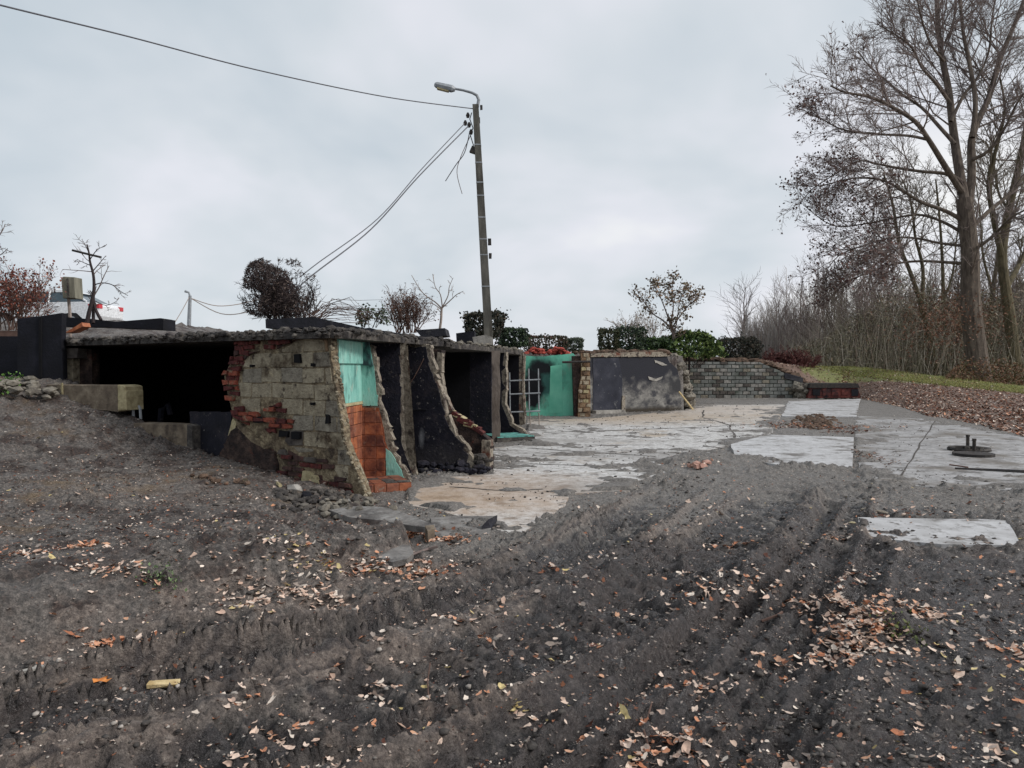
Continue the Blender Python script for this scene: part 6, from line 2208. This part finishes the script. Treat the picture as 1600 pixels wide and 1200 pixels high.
# leaf drifts (px, py, rx, ry (metres), count, tint weights, spread)
DRIFT = [(1310, 960, .19, .26, 420, 'bbbbo'), (1345, 985, .13, .22, 260, 'obb'), (1322, 1000, .18, .2, 260, 'bbbo'), (1430, 962, .17, .12, 120, 'bbbo'), (1596, 1022, .12, .1, 50, 'ob'),
         (1215, 945, .22, .2, 90, 'bbgo'), (1110, 930, .18, .25, 90, 'bobb'), (1165, 905, .2, .2, 60, 'bbo'), (1310, 850, .3, .14, 90, 'bbog'), (1140, 857, .2, .06, 40, 'ob'),
         (1215, 1035, .08, .16, 34, 'bo'), (1320, 905, .22, .14, 50, 'bbr'), (1090, 1080, .14, .12, 60, 'bbo'), (1050, 1160, .2, .08, 70, 'oobb'), (1000, 1190, .2, .08, 50, 'ob'),
         (590, 834, .42, .08, 560, 'ooobr'), (640, 838, .2, .06, 170, 'oobr'), (700, 848, .22, .1, 130, 'ooob'), (545, 826, .16, .06, 90, 'bo'),
         (640, 888, .32, .11, 190, 'obbr'), (660, 900, .2, .08, 90, 'ob'), (560, 885, .25, .1, 70, 'orb'), (430, 925, .4, .14, 190, 'bbbbg'), (400, 945, .3, .06, 60, 'bbb'),
         (500, 880, .4, .18, 190, 'bgbby'), (175, 895, .25, .1, 80, 'bbo'), (135, 855, .14, .1, 50, 'oob'), (45, 868, .12, .06, 30, 'bo'), (150, 1010, .14, .03, 50, 'oob'), (215, 1000, .2, .03, 30, 'bo'),
         (430, 968, .3, .04, 50, 'bby'), (500, 945, .22, .05, 50, 'bb'), (20, 1000, .15, .04, 26, 'ob'), (740, 978, .16, .05, 26, 'bo'), (805, 1098, .07, .04, 18, 'yb'), (845, 885, .2, .1, 30, 'rb'),
         (1285, 668, 1.3, .5, 500, 'rrog'), (1250, 662, .8, .7, 260, 'rrog'), (1325, 676, .5, .4, 120, 'rrg'), (1355, 715, .3, 1.0, 160, 'rgg'), (1095, 725, .4, .2, 40, 'rb'), (1190, 716, 1.2, .3, 90, 'ggr'),
         (1430, 805, .9, .3, 90, 'grb'), (80, 628, .4, .2, 120, 'oor'), (430, 1140, .3, .12, 60, 'bob'), (470, 1195, .3, .1, 60, 'bbo'), (600, 1080, .3, .1, 30, 'bb')]
KEY = {'b': 'beige', 'o': 'orange', 'r': 'brown', 'y': 'yellow', 'g': 'grey'}
LX, LY, LT, LS = [], [], [], []
rg = random.Random(90)
for (px, py, rx, ry, n_, tw) in DRIFT:
    c_ = Gt(px, py)
    for _ in range(n_):
        LX.append(c_.x + rg.gauss(0, rx * .62))
        LY.append(c_.y + rg.gauss(0, ry * .62))
        LT.append(KEY[rg.choice(tw)])
        LS.append(rg.uniform(.022, .05) * (1 + .035 * c_.y))
# scattered everywhere on the mud, thicker where the wind left them
rs = np.random.RandomState(14)
x, y = ground_rand(rs, 16000, 2.75, 17, 1.25)
dens = smooth((fbm(x * .9, y * .9, 3, 201) - .40) * 5) * .8 + .16
dens *= np.where(y > 9, .35, 1) * np.where((x < -1.5) & (y > 5.5), .7, 1)
ok = (rs.rand(len(x)) < dens * .62) & ~inside(x, y, TERR) & ~floor_mask(x, y)
for a, b in zip(x[ok], y[ok]):
    LX.append(a)
    LY.append(b)
    LT.append(rg.choice(['beige'] * 9 + ['grey'] * 6 + ['brown'] * 3 + ['orange'] * 2 + ['yellow']))
    LS.append(rg.uniform(.015, .042) if rg.random() < .86 else rg.uniform(.042, .075))
# small pale flecks: leaf bits
x, y = ground_rand(rs, 22000, 2.75, 14, 1.15)
ok = ~inside(x, y, TERR) & ~floor_mask(x, y)
for a, b in zip(x[ok], y[ok]):
    LX.append(a)
    LY.append(b)
    LT.append(rg.choice(['grey'] * 5 + ['beige'] * 4 + ['brown'] * 3))
    LS.append(rg.uniform(.007, .02))
# leaf litter on the right bank
n_ = 17000
u = np.where(rs.rand(n_) < .12, rs.uniform(.31, .45, n_), rs.uniform(.43, .76, n_))
y0_ = np.interp(u, US, UY0)
y = y0_ - .8 + rs.rand(n_) ** 1.2 * 17
x = u * y
y = np.where(u < .44, rs.uniform(41.3, 46, n_), y)
x = u * y
ok = (rs.rand(n_) < .9) & (y < 46.5)
for a, b in zip(x[ok], y[ok]):
    LX.append(a)
    LY.append(b)
    LT.append(rg.choice(['brown'] * 7 + ['orange'] + ['beige'] * 3 + ['grey'] * 6))
    LS.append(rg.uniform(.06, .12))
# fill on terrace edge / slope dry bits
n_ = 6000
x = rs.uniform(-9, -1.2, n_)
y = rs.uniform(5, 12.6, n_)
ok = (base_height(x, y)[2] > 0) & ~inside(x, y, TERR)
for a, b in zip(x[ok], y[ok]):
    LX.append(a)
    LY.append(b)
    LT.append(rg.choice(['brown'] * 6 + ['grey'] * 4 + ['beige']))
    LS.append(rg.uniform(.012, .035))
LX, LY, LS = np.array(LX), np.array(LY), np.array(LS)
LT = np.array(LT)
LZ = height(LX, LY)
for i_ in np.where(floor_mask(LX, LY))[0]:
    LZ[i_] = max(hz(LX[i_], LY[i_]), .03)
n = len(LX)
rs = np.random.RandomState(15)
yaw = rs.uniform(0, 6.28, n)
tilt = rs.normal(0, .28, (n, 2))
inview = (np.abs(LX) < .655 * LY) & (LY > 3.0)
# the biggest ones in the picture become objects of their own
score = np.where(inview & (LS > .035), LS / LY, 0)
order = np.argsort(-score)[:290]
single = np.zeros(n, bool)
single[order] = True


def leaf_mats():
    out = {}
    for k, cs in TINT.items():
        for j, c_ in enumerate(cs[:3]):
            out[(k, j)] = mat('leaf_%s_%d' % (k, j), [(.3, tuple(v * .8 for v in c_)), (.7, c_)], 60, .75, .3, 120, bdist=.002, spec=.25)
    return out


LM = leaf_mats()
WORD = {'beige': 'pale beige curled leaf lying on the dark mud in the foreground', 'orange': 'orange brown oak leaf lying on the dark mud in the foreground',
        'brown': 'dark brown leaf lying flat on the mud in the foreground', 'yellow': 'yellow leaf lying on the dark mud in the foreground', 'grey': 'greyish tan withered leaf lying on the mud in the foreground'}
LMESH = {}
for i_ in np.where(single)[0]:
    tk = str(LT[i_])
    key = (int(rs.randint(8)), tk, int(rs.randint(len(TINT[tk][:3]))))
    if key not in LMESH:
        v_, f_ = TEMPL[key[0]]
        me = bpy.data.meshes.new('fallen_leaf')
        me.from_pydata([tuple(q) for q in v_], [], [tuple(int(a) for a in q) for q in f_])
        me.materials.append(LM[(tk, key[2])])
        LMESH[key] = me
    o = bpy.data.objects.new('fallen_leaf', LMESH[key])
    COL.objects.link(o)
    o.location = (LX[i_], LY[i_], LZ[i_] + .006)
    o.scale = (LS[i_],) * 3
    o.rotation_euler = (tilt[i_, 0], tilt[i_, 1], yaw[i_])
    tag(o, WORD[tk], 'leaf', tk + ' leaves lying on the mud')
# the rest is one litter
idx = np.where(~single)[0]
Vs, Fs, Cs = [], [], []
base = 0
tcol = {k: np.array([S(*c)[:3] for c in v]) for k, v in TINT.items()}
for k in range(8):
    sel = idx[rs.randint(0, 8, len(idx)) == k] if False else idx[k::8]
    v_, f_ = TEMPL[k]
    m = len(sel)
    s = LS[sel][:, None]
    x_, y_, z_ = v_[None, :, 0] * s, v_[None, :, 1] * s, v_[None, :, 2] * s
    a, b = tilt[sel, 0][:, None], tilt[sel, 1][:, None]
    z2 = z_ + x_ * b + y_ * a
    c, d = np.cos(yaw[sel])[:, None], np.sin(yaw[sel])[:, None]
    P = np.stack([x_ * c - y_ * d + LX[sel][:, None], x_ * d + y_ * c + LY[sel][:, None], z2 + LZ[sel][:, None] + .004 + rs.uniform(0, .012, (m, 1))], 2)
    Vs.append(P.reshape(-1, 3))
    Fs.append((np.arange(m)[:, None, None] * len(v_) + f_[None]).reshape(-1, 3) + base)
    base += m * len(v_)
    cc = np.array([tcol[t][rs.randint(len(tcol[t]))] for t in LT[sel]]) * rs.uniform(.75, 1.12, (m, 1))
    Cs.append(np.repeat(np.concatenate([cc, np.ones((m, 1))], 1), len(v_), 0))
o = fast('fallen_leaves', np.concatenate(Vs), np.concatenate(Fs), mLEAFC, (0, 8, 0))
at = o.data.color_attributes.new('tint', 'FLOAT_COLOR', 'POINT')
at.data.foreach_set('color', np.concatenate(Cs).astype(np.float32).ravel())
tag(o, 'fallen leaves and leaf bits strewn over mud, slope and bank', 'leaves', None, 'stuff')
